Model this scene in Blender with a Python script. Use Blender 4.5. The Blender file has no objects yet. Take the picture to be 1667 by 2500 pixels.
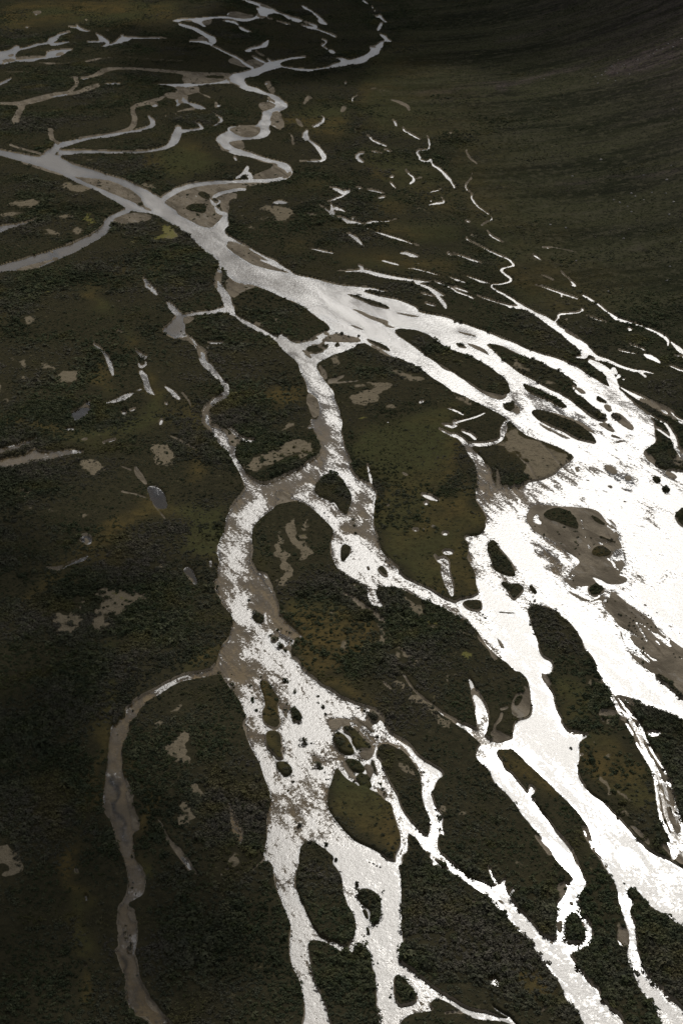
# Braided river on a mountain valley floor, seen from the air against the light.
import bpy, math, random
import numpy as np
from mathutils import Vector
rng = np.random.default_rng(7); random.seed(7)
R = math.radians
SC = bpy.context.scene
# ---------------------------------------------------------------- tuning values
SUN_E, SKY_S, EXPO, HILL_K = 5.0, .14, -.8, .42
C_HEATH_A, C_HEATH_B, C_HEATH_C, C_HEATH_D = (.082, .066, .032), (.130, .096, .038), (.076, .076, .034), (.044, .039, .020)
C_SCRUB_A, C_SCRUB_B = (.040, .037, .022), (.060, .053, .030)
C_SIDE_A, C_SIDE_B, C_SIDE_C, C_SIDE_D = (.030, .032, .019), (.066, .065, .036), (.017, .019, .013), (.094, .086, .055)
C_SCREE_A, C_SCREE_B = (.040, .033, .030), (.112, .090, .080)
C_BARE_A, C_BARE_B, C_MOSS = (.19, .155, .102), (.30, .25, .172), (.20, .185, .06)
C_BARE_C = (.085, .074, .050)
C_GRAV_A, C_GRAV_B, C_GRAV_C, C_GRAV_D = (.22, .182, .132), (.32, .27, .20), (.17, .142, .104), (.14, .12, .09)
C_GRAV_E, C_GRAV_F = (.13, .108, .078), (.33, .295, .245)
C_BED_A, C_BED_B, C_BED_C = (.40, .31, .185), (.50, .395, .24), (.22, .172, .105)
C_LEAF = [(.052, .064, .038), (.100, .104, .060), (.112, .102, .080), (.060, .070, .028), (.125, .108, .044), (.036, .042, .026)]
C_SILT = (.28, .215, .13)
TURB0, TURB1, WATER_IOR = .03, .40, 1.90
T0, T_R, T_C, T_N, T_W, T_M = .516, .072, .080, .05, .048, .03
CH_MID, CH_FAR0, CH_FAR1 = .5, .66, .98
C_DEEP = (.020, .020, .021)
BUMP_S, BUMP_D, RGH_0, RGH_1 = .6, .31, .13, .29
CLOUD_T = .12
CLOUD_AND_VEIL = [([(690, 70, 190, 250), (880, 55, 220, 240), (1110, 70, 210, 170), (1330, 30, 200, 140), (1520, 20, 170, 120), (1680, -50, 190, 120)], 3200, 'broad white cloud shading the far river flats and the high valley side', False),
          ([(-60, 1600, 70, 110), (20, 2050, 60, 90), (150, 2450, 60, 80), (-200, 2200, 90, 120)], 2600, 'unseen thin veil added to dim the near left bank', True)]  # unseen veil, added only to darken the near left bank
# ---------------------------------------------------------------- camera
H = 350.0                                   # camera height over the river (m)
VFOV, DEP = 40.0, 31.0                      # vertical field of view, depression of the axis
FPX = 1250/math.tan(R(VFOV/2))              # focal length in source pixels (photo 1667 x 2500)
UC, VC = 833.5, 1250.0
cd = bpy.data.cameras.new('camera'); cam = bpy.data.objects.new('camera', cd)
SC.collection.objects.link(cam); SC.camera = cam
cam.location = (0, 0, H); cam.rotation_euler = (R(90-DEP), 0, 0)
cd.sensor_fit = 'VERTICAL'; cd.sensor_height = 36; cd.sensor_width = 24
cd.lens = 18/math.tan(R(VFOV/2)); cd.clip_start = 1; cd.clip_end = 60000
FW = np.array([0, math.cos(R(DEP)), -math.sin(R(DEP))]); UP = np.array([0, math.sin(R(DEP)), math.cos(R(DEP))])
def ray(u, v):
    cx, cy = (np.asarray(u)-UC)/FPX, (VC-np.asarray(v))/FPX
    return cx, FW[1]+cy*UP[1], FW[2]+cy*UP[2]
def ground(u, v, z=0.0):
    dx, dy, dz = ray(u, v); t = (z-H)/dz
    return dx*t, dy*t
def project(x, y, z):
    zz = z-H; d = y*FW[1]+zz*FW[2]; d = np.maximum(d, 1.0)
    return UC+FPX*x/d, VC-FPX*(y*UP[1]+zz*UP[2])/d
# ---------------------------------------------------------------- sun, sky, exposure
SUN_U, SUN_V = 1370, 2060                   # where still water mirrors the sun
sx, sy, sz = ray(SUN_U, SUN_V); SUN = Vector((float(sx), float(sy), float(-sz))).normalized()
SUN_EL = math.asin(SUN.z); SUN_AZ = math.atan2(SUN.x, SUN.y)
ld = bpy.data.lights.new('sun', 'SUN'); sun = bpy.data.objects.new('sun', ld); SC.collection.objects.link(sun)
ld.energy = SUN_E; ld.angle = R(0.53); ld.color = (1.0, .97, .92)
sun.rotation_euler = (-SUN).to_track_quat('-Z', 'Y').to_euler(); sun.location = (0, 0, 900)
wd = bpy.data.worlds.new('World'); SC.world = wd; wd.use_nodes = True
wn = wd.node_tree.nodes; wl = wd.node_tree.links
bg = wn['Background']; sk = wn.new('ShaderNodeTexSky'); sk.sky_type = 'NISHITA'; sk.sun_disc = False
sk.sun_elevation = SUN_EL; sk.sun_rotation = SUN_AZ; sk.altitude = 800; sk.air_density = 1.0; sk.dust_density = 1.0; sk.ozone_density = 1.0
hs = wn.new('ShaderNodeHueSaturation'); hs.inputs['Saturation'].default_value = .22     # thin high cloud greys the sky
wl.new(sk.outputs[0], hs.inputs['Color']); wl.new(hs.outputs[0], bg.inputs['Color']); bg.inputs['Strength'].default_value = SKY_S
SC.view_settings.view_transform = 'Standard'; SC.view_settings.look = 'None'
SC.view_settings.exposure = EXPO; SC.view_settings.gamma = 1.0
SC.cycles.max_bounces = 6; SC.cycles.transparent_max_bounces = 12; SC.cycles.sample_clamp_indirect = 4
SC.cycles.caustics_reflective = False; SC.cycles.caustics_refractive = False
# ---------------------------------------------------------------- survey of the valley floor
# channels, bars, islands and ponds as surveyed outlines; every outline is laid on the ground below
FEAT = []          # (layer, shape, points, label)
_T = [0, 0, 1.0]
def tile(x0, y0, s=0.357143): _T[:] = [x0, y0, s]
def _pts(txt):
    out = []
    for tok in txt.split():
        v = [float(a) for a in tok.split(',')]
        v[0] = _T[0] + v[0]*_T[2]; v[1] = _T[1] + v[1]*_T[2]
        if len(v) > 2: v[2] *= _T[2]
        out.append(v)
    return out
def _add(layer, txt, label=None):
    for part in txt.split(';'):
        p = _pts(part)
        if not p: continue
        shape = 'stroke' if len(p[0]) > 2 else 'poly'
        FEAT.append((layer, shape, p, label))
def w(t, l=None): _add('w', t, l)
def g(t, l=None): _add('g', t, l)
def l_(t, l=None): _add('l', t, l)
def W(t, l=None): _add('W', t, l)
def P(t, l=None): _add('P', t, l)
def s(t): _add('s', t)
def r(t): _add('r', t)
def b(t): _add('b', t)
def y(t): _add('y', t)
def o(t): _add('o', t)
def bu(t): _add('B', t)
def dk(t): _add('k', t)

# ---- far left
tile(0, 0, .28699)
w('-160,470 0,440 90,425 130,395 170,388 165,415 185,425 150,440 125,490 200,505 330,490 390,490 398,450 430,435 500,425 640,418 570,440 540,465 510,485 440,492 400,500 330,505 300,525 230,528 150,525 60,545 0,552 -160,570')
g('65,470 100,455 130,462 120,480 80,485;15,515 60,500 110,505 100,520 20,525;130,497 200,485 390,475 390,490 200,508 150,512;470,460 510,440 550,445 530,470 480,480')
w('165,420,14 250,405,14 320,380,22 370,375,10 420,365,22 430,350,46 470,330,42 510,300,22 560,282,8 600,275,5;440,380,20 500,375,22 560,360,13 600,355,6')
w('590,230,8 650,238,10 680,245,22 720,262,12 765,268,4;655,210,6 670,235,18 690,255,14;820,290,6 850,310,20 870,340,48 900,345,28 925,365,22 900,390,16 870,402,10;750,357,8 860,355,10')
w('890,395,14 960,378,14 1000,362,20 1040,340,56 1080,335,40 1110,325,12 1200,325,9 1430,328,4;1035,298,8 1060,318,10')
g('275,108,8 320,115,36 350,105,16'); W('300,122,8 320,128,10')
P('734,175,10 746,175,8;916,262,8 924,262,8;226,236,10 244,236,8')
g('330,540,6 430,543,14 520,545,9 620,538,5;720,532,8 780,520,18 860,500,9 950,490,7 1100,490,6 1300,510,8 1568,525,9')
g('0,617,6 190,618,9 300,628,5 520,660,5 700,665,10 800,655,20 860,620,46 900,600,36 1000,585,18 1200,592,18 1300,603,24 1568,622,20')
g('-160,880,14 0,885,14 140,888,28 250,870,46 400,830,46 500,805,34 650,795,32 730,765,38 840,730,28;640,670,36 660,700,32 650,740,32 580,790,18')
W('430,828,10 520,814,12 600,802,7;690,680,12 770,665,6;400,545,4 470,546,8')
g('190,900,60 170,960,54 150,1010,56 140,1030,70')
l_('615,780 640,755 690,735 720,745 700,765 640,785;880,655 900,630 970,600 960,630 910,650')
P('-160,790,14 0,720,12 50,695,24 100,668,18','narrow grey pool slanting through dark scrub near the far edge')
W('900,715,6 980,712,13 1030,715,5;1300,722,9 1350,720,10 1568,720,11')
g('680,1180,20 830,1160,23 980,1140,28 1100,1110,32 1150,1055,50 1150,1010,42 1125,960,38 1130,920,32 1200,890,28 1280,880,42 1380,840,28 1410,805,18 1500,800,18')
W('700,1182,8 830,1165,10 980,1142,14 1100,1120,12;1300,902,20 1340,900,22;1265,985,22 1300,1040,46 1300,1070,32 1250,1090,18 1150,1120,18 1090,1130,13')
g('410,1100,10 435,1120,36 440,1160,36 450,1185,32')
P('1405,945,10 1412,944,8;1410,990,11 1418,992,9')
o('0,0 1568,0 1480,180 900,220 600,200 300,200 0,350')

# ---- far centre
tile(400, 0, .28699)
w('600,-60 690,0 760,10 850,45 920,75 970,105 1030,125 1100,150 1190,175 1150,192 1110,185 1060,165 1000,120 930,112 890,125 870,155 800,155 770,165 700,185 640,180 560,155 440,155 380,165 330,175 320,195 350,220 370,230 340,232 300,205 250,185 180,170 130,190 80,182 75,178 110,165 200,160 330,150 440,142 530,140 600,155 700,162 770,150 800,125 810,95 780,70 830,72 790,45 730,25 660,0 560,-60')
g('560,105 640,105 700,130 770,130 760,150 700,160 600,152 540,145 555,120;150,175 240,168 245,190 200,190;330,180 420,165 400,210 370,220 330,200')
w('130,205,14 190,225,28 250,240,22 290,260,36 340,290,26 400,325,36 430,335,46 415,365,42 300,355,12 220,355,12')
g('270,340 330,305 380,330 400,348 330,352')
w('400,385,9 470,420,10 560,465,10 620,490,12 650,510,12 700,550,18 760,580,16')
g('540,515 600,490 650,520 730,575 700,580 620,560 550,535;700,520 760,510 820,525 850,550 800,580 770,570 720,545')
W('650,512,11 700,552,16 760,582,15;750,480,8 800,505,13 860,535,20;790,440,9 815,465,7 850,482,5;880,505,7 910,520,12')
P('690,430,14 720,435,36 760,412,18 830,400,20 870,375,50 885,345,26','pale pool shaped like a boot in the cloud shadowed far flats')
P('640,225,12 660,245,27 700,265,22 760,280,5')
w('510,180,7 560,182,12 600,190,22 640,215,8;880,150,8 920,170,5;960,185,5 1070,212,9')
w('1190,190,5 1260,210,11 1300,225,18 1290,240,18 1220,230,9 1165,215,7;1220,235,9 1300,250,10 1370,275,12 1465,315,10')
w('1165,45,5 1195,65,20 1260,100,12 1320,150,18 1330,180,44 1390,212,6')
w('1340,335,7 1385,352,11 1370,380,10 1335,385,7 1390,420,9'); P('1400,430,20 1430,440,44 1460,452,16')
w('1568,510 1568,555 1450,575 1300,595 1240,612 1130,600 1000,570 940,590 880,605 830,625 790,650 700,660 680,685 700,710 720,730 780,745 860,785 960,815 1000,840 1055,890 1050,915 1000,945 960,965 930,970 910,1010 915,1050 890,1075 905,1120 890,1150 830,1185 480,1185 550,1160 560,1125 540,1105 545,1085 600,1072 700,1065 790,1070 820,1030 845,990 840,955 860,945 940,910 960,890 940,850 880,810 840,805 740,775 720,780 660,755 600,715 520,710 440,712 330,725 200,740 160,755 165,790 205,830 200,870 300,890 370,925 340,935 270,925 240,905 200,880 150,880 110,910 95,905 120,880 90,860 120,840 160,825 130,800 110,790 125,765 80,735 0,722 150,718 180,710 300,715 440,705 520,685 570,650 580,630 660,620 760,590 840,565 860,535 920,525 1000,510 1080,490 1160,480 1250,490 1170,495 1080,505 1000,530 980,550 1020,570 1130,580 1240,590 1300,585 1440,565 1500,535 1510,515 1440,500 1500,490 1530,495')
g('160,660 180,640 0,612 0,598 300,622 580,625 560,655 520,680 430,700 300,705 190,710 155,690','long tan gravel flat on the far bank above the bend')
l_('340,655 400,645 530,650 520,675 400,672 345,665','flat dark scrub islet on the far tan gravel flat')
g('165,755 240,740 310,745 300,790 250,800 200,815 170,790;300,790,12 330,810,10 400,835,14;430,870,10 450,890,22 450,910,26')
W('460,902,20 480,900,18')
g('20,820 60,805 130,810 150,825 100,850 30,840;800,890 860,870 930,885 960,895 930,920 850,950 820,930;880,825 920,835 950,855 940,870 880,845')
W('860,852,8 920,868,8 965,895,8')
g('910,990 980,965 1005,970 1000,1010 1030,1060 1030,1085 985,1105 930,1085 915,1050','grey point bar inside the upper right meander bend')
W('905,1060,8 960,1085,7 985,1105,7')
g('545,1100 600,1080 700,1068 800,1075 830,1085 820,1130 770,1170 680,1175 600,1140','oval brown gravel bar dotted with specks, ringed by meander water')
g('860,700 900,690 910,720 940,760 950,805 900,790 870,740'); W('865,718,16 880,710,14')
g('1200,880,24 1215,850,32 1230,825,26 1265,845,10;1130,1020,22 1150,1050,36 1175,1080,22;1520,950,20 1535,925,34')
W('1265,1080,9 1300,1075,20 1350,1040,18 1365,1010,12 1345,985,12;440,980,9 480,1005,12 500,1025,18 450,1060,12 400,1080,7')
g('100,970,11 140,1010,9;120,955,11 180,940,13 260,930,22')
W('85,1185,44 85,1140,44 120,1115,22 200,1112,18 300,1100,18 340,1090,18 300,1060,22 275,1045,18;1215,1110,18 1200,1150,44 1210,1190,34')
g('1195,1160,14 1212,1150,12')
w('445,65,3 545,100,5;540,130,9 555,110,7')
o('850,1020 1000,1000 1300,900 1568,900 1568,1185 1400,1185 1100,1100')

# ---- far right
tile(800, 0, .28699)
w('285,0,6 320,18,18 340,35,8;376,60,10 384,72,10;394,90,9 404,98,9;385,135,5 430,150,11 440,130,22 460,165,18 500,192,10;455,205,22 440,235,27 425,258,14;440,290,6 490,320,32 500,345,22 540,352,10')
w('470,350 500,345 470,360 465,400 440,430 435,460 400,475 340,505 320,530 250,545 180,552 100,570 0,585 0,575 60,540 130,525 110,510 50,500 120,492 170,515 250,495 330,465 370,425 350,400 400,400 430,370')
P('150,705,18 160,715,14;210,872,14 200,840,12 250,818,5;555,1025,16 572,1045,24 588,1078,16')
W('635,1090,12 650,1110,18 700,1145,14 780,1185,12;230,1105,4 290,1135,7;335,1155,7 380,1185,12')
P('1038,1137,9 1054,1137,8;90,0,8 96,4,8')
g('115,950,18 135,920,28;520,850,8 600,870,20 680,905,28 690,940,20')
b('370,765,20 500,785,20 640,775,14;740,810,20 830,790,30 950,795,18 1060,780,18 1200,740,16 1400,710,14 1568,720,22;700,890,10 850,870,12 1000,855,12 1150,825,10 1300,805,10;590,470,8 700,470,8')
o('470,360 1568,0 1568,1185 450,1185 250,900 300,600')
tile(1217, 0, .28699)
b('0,765,36 100,720,26 250,690,22 400,640,26 600,600,18 770,560,14 870,500,12 1050,465,12 1300,400,12 1568,340,18;250,200,9 370,130,9 500,80,8 690,10,8;0,360,12 200,320,10 400,270,14 640,200,12;600,460,14 760,430,18 900,390,14 1100,320,12 1300,240,12')
b('850,640 1100,500 1400,380 1568,340 1568,480 1300,580 1000,660')
o('0,-100 1900,-100 1900,1300 0,1300')

# ---- second row, left
tile(0, 320)
w('-400,40 -60,115 0,130 100,148 270,182 300,155 400,165 430,190 520,235 630,260 700,290 780,315 870,335 920,370 980,390 1050,430 1100,458 1150,510 1210,550 1220,575 1310,620 1380,655 1450,665 1500,610 1545,575 1545,640 1530,690 1568,720 1568,960 1530,930 1510,920 1470,870 1400,820 1340,760 1300,720 1230,670 1150,625 1080,580 1060,550 1000,520 980,490 960,450 900,400 840,375 780,345 690,325 510,312 440,300 300,255 150,205 0,170 -60,150 -400,80')
w('440,300,10 520,335,28 580,360,24 660,395,24 740,435,36 830,480,46 900,515,62 960,535,38 1040,555,18 1080,575,14')
w('880,545,28 800,575,28 750,610,50 730,660,54 680,705,56 600,755,56 480,810,70 350,860,80 250,895,90 150,920,76 50,930,56 0,945,46 -200,1000,50')
g('100,950 180,920 300,890 400,870 300,915 200,960 130,960')
s('-60,880 150,880 400,780 700,640 760,640 700,760 400,900 100,980 -60,990')
g('780,595 860,570 960,560 1060,590 1000,620 900,640 820,640 780,630','brown gravel bar at the mouth of the dull left tributary')
y('820,650 950,640 960,655 830,668;1060,640 1120,640 1200,690 1240,715 1190,745 1120,750 1060,750 980,745 1060,720 1090,680')
b('1100,650 1200,690 1240,715 1190,745 1120,750 1090,700')
g('510,315 600,318 690,327 780,350 850,380 920,420 960,460 985,490 940,495 870,470 780,430 700,395 600,350','long slim brown gravel bar splitting the upper main river')
g('150,205 300,250 440,300 430,312 280,268 140,218;960,505 1010,520 1050,550 990,540')
g('70,95,12 130,120,12 200,140,12 280,158,18;350,0,32 350,40,32 375,70,18 400,88,18')
w('385,100,38 440,95,42 520,70,22 640,42,20 770,35,16 850,10,16 960,0,14;420,150,38 520,145,22 640,140,16 800,150,14 960,145,14 1080,130,16 1150,110,28 1190,70,56 1210,30,56 1220,-10,46;1240,10,10 1300,0,9;330,160,50 390,120,40')
w('1100,458 1150,425 1200,390 1300,360 1400,345 1568,335 1568,362 1480,362 1400,372 1300,390 1230,415 1180,445 1130,475 1110,490')
g('1125,475 1180,450 1240,415 1320,390 1420,370 1568,362 1568,400 1500,415 1450,440 1440,480 1470,510 1460,550 1500,570 1535,575 1490,620 1445,662 1380,650 1310,620 1225,575 1210,550 1150,505 1120,490','broad brown gravel bar between meander and main river, two scrub clumps on it')
g('1480,460 1568,430 1568,555 1540,562 1500,520 1510,490')
l_('1355,425 1390,412 1440,440 1440,485 1400,470 1360,445','small dark scrub clump on the broad brown bar, the upper of two')
l_('1270,520 1330,500 1400,500 1420,530 1400,575 1340,560 1280,545','wide dark scrub clump on the broad brown bar, the lower of two')
W('1440,470,20 1470,510,17 1510,480,7 1480,465,7;1470,520,20 1490,550,26 1535,572,22;1455,455,24 1500,430,22 1568,410,18;1340,440,10 1350,450,8')
P('-120,700,36 0,675,40 60,655,30 130,645,16 200,625,10 260,600,8','dull grey backwater ending in scrub at the left edge')
b('90,500 170,480 270,480 270,500 200,530 100,515;60,570,30 130,570,20;310,680,36 350,700,40;480,665 530,655 565,680 540,720 500,710;400,590,18 480,590,18;70,795,13 150,800,13;430,360 500,365 600,385 630,410 590,435 500,410 440,390;540,190,14 600,195,10;990,370,20 1060,390,20')
y('580,580 610,570 650,610 640,660 600,640 580,610;370,1110 410,1150 390,1165;300,1100,22 330,1110,18;430,360,8 520,370,8 600,378,6')
P('975,1010 990,1005 1030,1045 1055,1075 1085,1125 1065,1125 1020,1085 990,1065 995,1045','thin white pool pointing down the scrub left of the main river')
W('1140,1170,10 1165,1190,26 1200,1225,28;812,1167,7 824,1167,7')
o('960,200 1100,150 1250,80 1350,90 1370,150 1500,230 1400,280 1200,330 1130,290 980,250')
o('620,1080,60 650,1180,80 720,1230,80;1050,950,60 1090,990,50;780,940,40 880,970,40')

# ---- second row, centre
tile(553, 320)
w('-20,700 60,745 150,795 260,855 340,890 400,935 470,980 540,995 620,1015 720,1045 840,1062 930,1070 1010,1078 1080,1095 1120,1105 1060,1103 980,1085 930,1092 960,1110 1090,1140 1170,1155 1260,1190 1340,1240 560,1240 480,1200 420,1165 330,1120 260,1085 180,1055 80,1045 20,1010 -20,960')
g('10,750 60,755 150,800 230,850 330,905 420,960 460,978 380,965 260,940 180,915 100,870 30,820 0,790','dark grey gravel tongue along the right bank below the confluence')
W('160,800,6 260,860,9 340,905,7;235,880,11 320,910,22 400,945,16 460,978,8')
l_('810,1110 900,1125 960,1150 1060,1180 1130,1215 1090,1220 980,1190 880,1145 820,1120','slim scrub island at the head of the braided reach')
g('0,1005 60,1045 180,1058 200,1075 100,1110 50,1150 20,1130 0,1100')
w('-45,920,22 -50,1000,48 -58,1060,48 -20,1110,48 5,1160,56 15,1215,56')
w('280,5,38 230,40,28 150,50,18 60,50,28 10,60,46 5,110,56 60,140,46 150,160,32 240,190,28 330,215,28 400,240,46 430,280,56 400,315,46 300,335,28 200,340,22 100,345,22 0,350,18;-40,60,56 -10,110,56;-60,30 60,-20 110,45 30,70 -60,70')
g('10,75 60,65 110,70 130,110 110,130 60,120 30,100;100,0 230,0 210,35 150,40;150,175 240,200 290,215 330,215 370,240 320,230 240,215 170,190')
g('200,300 300,265 320,235 370,250 410,290 390,310 330,325 200,330 150,320','tan crescent bar inside the lower meander bend')
W('70,320,20 110,300,22 140,260,34 150,240,18;150,290,34 165,320,38;50,180,12 70,205,12')
g('0,355 100,352 250,350 330,355 250,365 130,390 40,395 0,395 -30,375')
w('130,400,16 60,405,22 0,415,22 -50,430,22'); W('130,400,14 60,405,20 0,415,20')
g('0,425 80,435 60,460 20,480 0,490'); W('60,455,7 64,462,6')
w('-10,500,26 -8,570,34 -15,640,56')
W('520,45,12 545,10,22 545,40,22 570,70,12 620,110,22 660,160,32 670,190,27 640,210,12 500,208,7')
g('430,20,8 450,50,12 460,90,20;630,120,10 650,160,16 655,190,14')
P('965,35,7 1000,65,12 1060,95,20 1090,105,18','short bright slanting pool in the scrub right of the meanders')
P('1080,130,12 1130,145,5'); P('940,150,12 900,160,22 890,180,27 910,205,27 940,215,16','crescent shaped white pool on the upper right flats')
P('990,140,12 1060,155,5')
W('1210,0,9 1260,25,12 1320,60,12;1370,35,5 1385,70,27 1385,110,12 1370,130,12 1290,135,10 1320,180,22 1310,195,10 1370,215,14 1400,190,17 1400,230,12 1460,265,18 1500,310,26 1540,350,26 1555,390,22')
P('1225,265,16 1225,280,7 1270,310,12 1280,340,18 1255,360,36','grey comma shaped pool beside the winding right hand brook'); P('1290,330,4 1330,322,4')
P('705,390,10 750,400,36 800,425,36 845,405,18;840,420,10 800,440,12 730,470,18 690,485,7','ragged bright wetland pool, the upper one of a connected chain')
P('640,510,5 700,550,12 720,560,54 725,590,36;720,495,8 722,550,30;740,530,40 790,540,12 815,560,12','ragged bright wetland pool with arms, middle of a connected chain')
W('750,590,17 800,600,22 830,625,34 880,625,18 940,640,12;855,605,12 880,590,8;940,650,18 960,630,26 1010,620,14 1100,620,10 1160,605,8;950,660,14 1000,690,12 1080,710,16 1160,735,19 1240,765,12 1320,792,7')
l_('815,612,8 822,618,6;850,632,7 860,636,7;775,600,7 780,604,6;1120,722,5 1128,726,5;1190,748,5 1198,752,5')
P('320,492,12 360,488,30 420,493,12','small white pool alone in scrub right of the confluence')
P('890,392,9 920,395,20;960,400,10 1000,412,20 1080,428,7;1020,462,9 1080,450,16;1040,535,4 1100,558,7;1115,350,12 1160,395,12;510,488,7 520,494,6;1120,318,14 1140,312,12')
P('550,570,5 610,585,5')
P('1390,420,17 1410,415,12 1470,402,7;1380,505,12 1440,495,14 1490,490,17 1465,455,5;1392,480,14 1404,478,12;1450,540,4 1560,580,4')
P('820,700,7 860,720,36 900,755,31 940,790,12','grey leaf shaped pool in the dark flats above the braided reach')
P('1170,835,7 1230,835,27 1260,850,36 1310,862,10','ragged white pool on the dark flats right of the leaf shaped pool')
P('1305,905,11 1316,908,10;550,800,6 640,820,11 750,840,9')
W('1030,882,5 1100,895,14 1180,920,16;1220,935,9 1300,945,12 1400,972,10 1490,1000,7')
W('760,957,5 860,960,12 940,955,36 1040,985,36 1120,1000,31 1260,1025,26 1400,1035,12;900,915,7 930,940,36;1290,1040,18 1380,1070,27 1430,1110,40 1490,1130,12;1440,1130,32 1480,1180,36 1500,1215,27;1330,1110,9 1430,1135,10;1350,1180,9 1420,1200,22')
W('1510,990,7 1560,1020,12;1420,1030,12 1500,1060,12 1560,1090,12 1568,1100,12;1510,845,7 1560,860,7;1510,835,5 1530,840,5')
b('250,530 330,520 420,540 480,600 440,620 340,610 330,570;130,660,12 220,680,12;120,570,16 160,575,14;240,600,18 270,605,16;1170,410,8 1270,480,16 1340,520,8 1380,570,16 1430,640,16;590,540,22 600,545,18;40,605,14 60,608,12;930,735,8 1020,745,12')
o('500,350 700,350 700,400 500,390;960,650 1100,640 1568,640 1568,760 1300,760 1050,690;850,100 1200,150 1568,300 1568,600 1250,450 1000,300;1000,450 1250,480 1250,560 1050,560;720,860 1200,860 1568,900 1568,980 1200,950 800,900')
o('430,780,40 540,790,40;750,690,30 830,690,30')

# ---- second row, right
tile(1107, 320)
g('85,130,10 100,180,16 160,230,10')
W('130,290,5 120,330,7 75,375,8 95,410,9 130,435,6 115,460,17 160,515,12 200,545,10 250,580,8 265,605,10 240,615,7 190,650,5;225,685,7 260,725,12 340,765,8;540,850,17 600,885,8')
b('340,765,8 400,795,10 480,840,8 540,850,14 600,885,10 700,930,12')
W('790,1020,8 840,1060,20 800,1055,8;730,960,5 790,1015,8')
W('115,715,9 155,722,7;85,735,22 100,750,14 160,780,9 250,825,14 320,855,10 380,880,12 415,920,22 380,930,12 315,945,22 340,975,20 390,1010,22 390,1035,18 310,1050,10 260,1050,12 255,1070,12 320,1105,16 380,1140,22 450,1190,31 540,1230,22')
W('0,840,10 100,875,14 200,908,12;30,975,5 140,1015,12 180,1030,22 250,1045,10;0,1015,22 90,1040,10;0,1070,14 100,1105,12;0,1095,14 60,1115,14 140,1150,16;160,1130,9 270,1165,10 380,1200,12 440,1200,22')
P('80,610,7 110,625,9;540,1055,7 620,1070,7 740,1115,14 850,1150,16;740,1140,12 735,1125,10')
g('610,800,10 700,800,8 780,820,8 855,840,7;620,970,5 690,1030,5')
W('610,800,6 660,802,6;840,838,6 855,842,6;880,1125,30 930,1150,17 990,1190,17 1040,1235,17;600,985,6 680,1025,5;880,1215,12 890,1235,10')
b('720,365,9 850,355,11 1040,345,8 1150,330,12 1300,310,9 1568,280,14;1220,830,14 1300,830,10;940,875,5 960,880,5')
o('-100,0 2100,-100 2100,1100 1250,1232 500,1232 300,900 100,600')

# ---- third row, left
tile(0, 750)
w('1165,-5,28 1200,30,40 1235,60,38;1110,155 1160,115 1210,60 1260,55 1250,90 1270,130 1260,160 1280,200 1320,210 1340,250 1380,280 1410,300 1410,340 1450,400 1520,490 1560,520 1568,560 1568,600 1520,650 1440,690 1425,720 1445,740 1440,800 1510,830 1568,890 1568,970 1510,950 1470,890 1420,830 1380,790 1390,740 1385,700 1430,660 1500,600 1540,570 1525,520 1470,480 1420,430 1370,390 1350,300 1300,240 1240,220 1180,215 1130,190;1250,60,18 1350,45,18 1450,35,22 1520,20,36 1568,25,50')
g('1245,85 1290,70 1340,75 1300,110 1270,120')
s('1110,155 1160,115 1210,60 1270,55 1250,90 1270,130 1250,200 1130,195')
P('640,240,7 650,265,14 700,295,22 735,350,27 760,410,31 775,465,27','slender white pool slanting alone through scrub on the left')
P('930,295,9 960,325,22 985,350,31 1010,335,12;945,380,16 960,415,22 1000,400,18 995,370,14;970,445,58 1000,490,36 1005,540,40 1020,570,36 1060,605,12','knotted white pool with a looped top in the left scrub')
P('978,560,7 940,572,12;915,590,22 870,610,40 800,640,27 740,655,12 670,670,7','white spindle pool trailing left from the knotted pool')
P('475,740 520,705 570,680 590,655 625,635 610,680 630,700 600,740 540,780 500,770','slate coloured pool with ragged ends in the left scrub')
P('1115,535 1150,545 1210,585 1240,635 1210,638 1170,590','white wedge pool beside the thin left channel')
P('840,740,17 855,718,31','tiny round white pool below the spindle pool')
P('890,712,12 930,697,9;1110,775,17 1095,805,17;1096,850,7 1104,852,6;1136,662,14 1146,668,12;800,165,12 835,175,7;1430,245,14 1480,250,12 1530,243,7;1430,275,10 1425,285,8;820,410,8 832,405,7;750,515,7 760,512,6;705,935,10 790,910,10;560,915,7 595,910,7;440,840,14 510,835,14')
P('-300,1000,46 0,985,46 80,970,36 180,935,36 250,895,22','dull upper arm of the left edge backwater')
P('-300,1060 0,1040 90,1020 180,1015 210,970 270,980 340,995 480,970 605,995 480,1005 400,1030 300,1055 180,1075 30,1110 0,1085 -300,1120','long grey backwater tapering in from the left edge')
s('460,630 640,630 640,780 480,790;920,1090 1160,1090 1160,1260 960,1260')
g('820,1090,7 900,1120,14;930,1105,22 950,1150,46 1000,1210,20')
b('400,470 450,440 500,440 535,475 520,520 480,537 430,510;530,1080 600,1075 690,1100 670,1140 600,1125 530,1105;1055,960 1100,940 1150,960 1190,1010 1190,1050 1140,1070 1090,1040 1060,1000;130,80 190,60 240,90 210,115 140,115')
b('150,385,36 190,400,26;210,460,26 240,465,18;290,400,18 340,395,22 370,430,22;0,540,36 30,570,36;0,640,26 10,650,20;150,1245,26 170,1240,20')
g('1250,590,14 1285,640,12 1310,690,8;1140,880,6 1200,900,10 1270,940,18 1340,975,10;1520,830 1568,860 1568,900 1530,860')
o('690,400,60 680,560,120 800,450,40;1050,450,60 1100,650,100 900,850,100 600,900,100;0,780,60 300,830,80 500,900,80 850,870,80 1000,800,80 1300,700,100 1400,850,80;1340,1000,100 1350,1150,100;880,200,60 920,260,50;0,150,60 40,70,60')
bu('1240,165,16;1265,190,18;1215,215,16;1445,800,14;1380,790,12')

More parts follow.
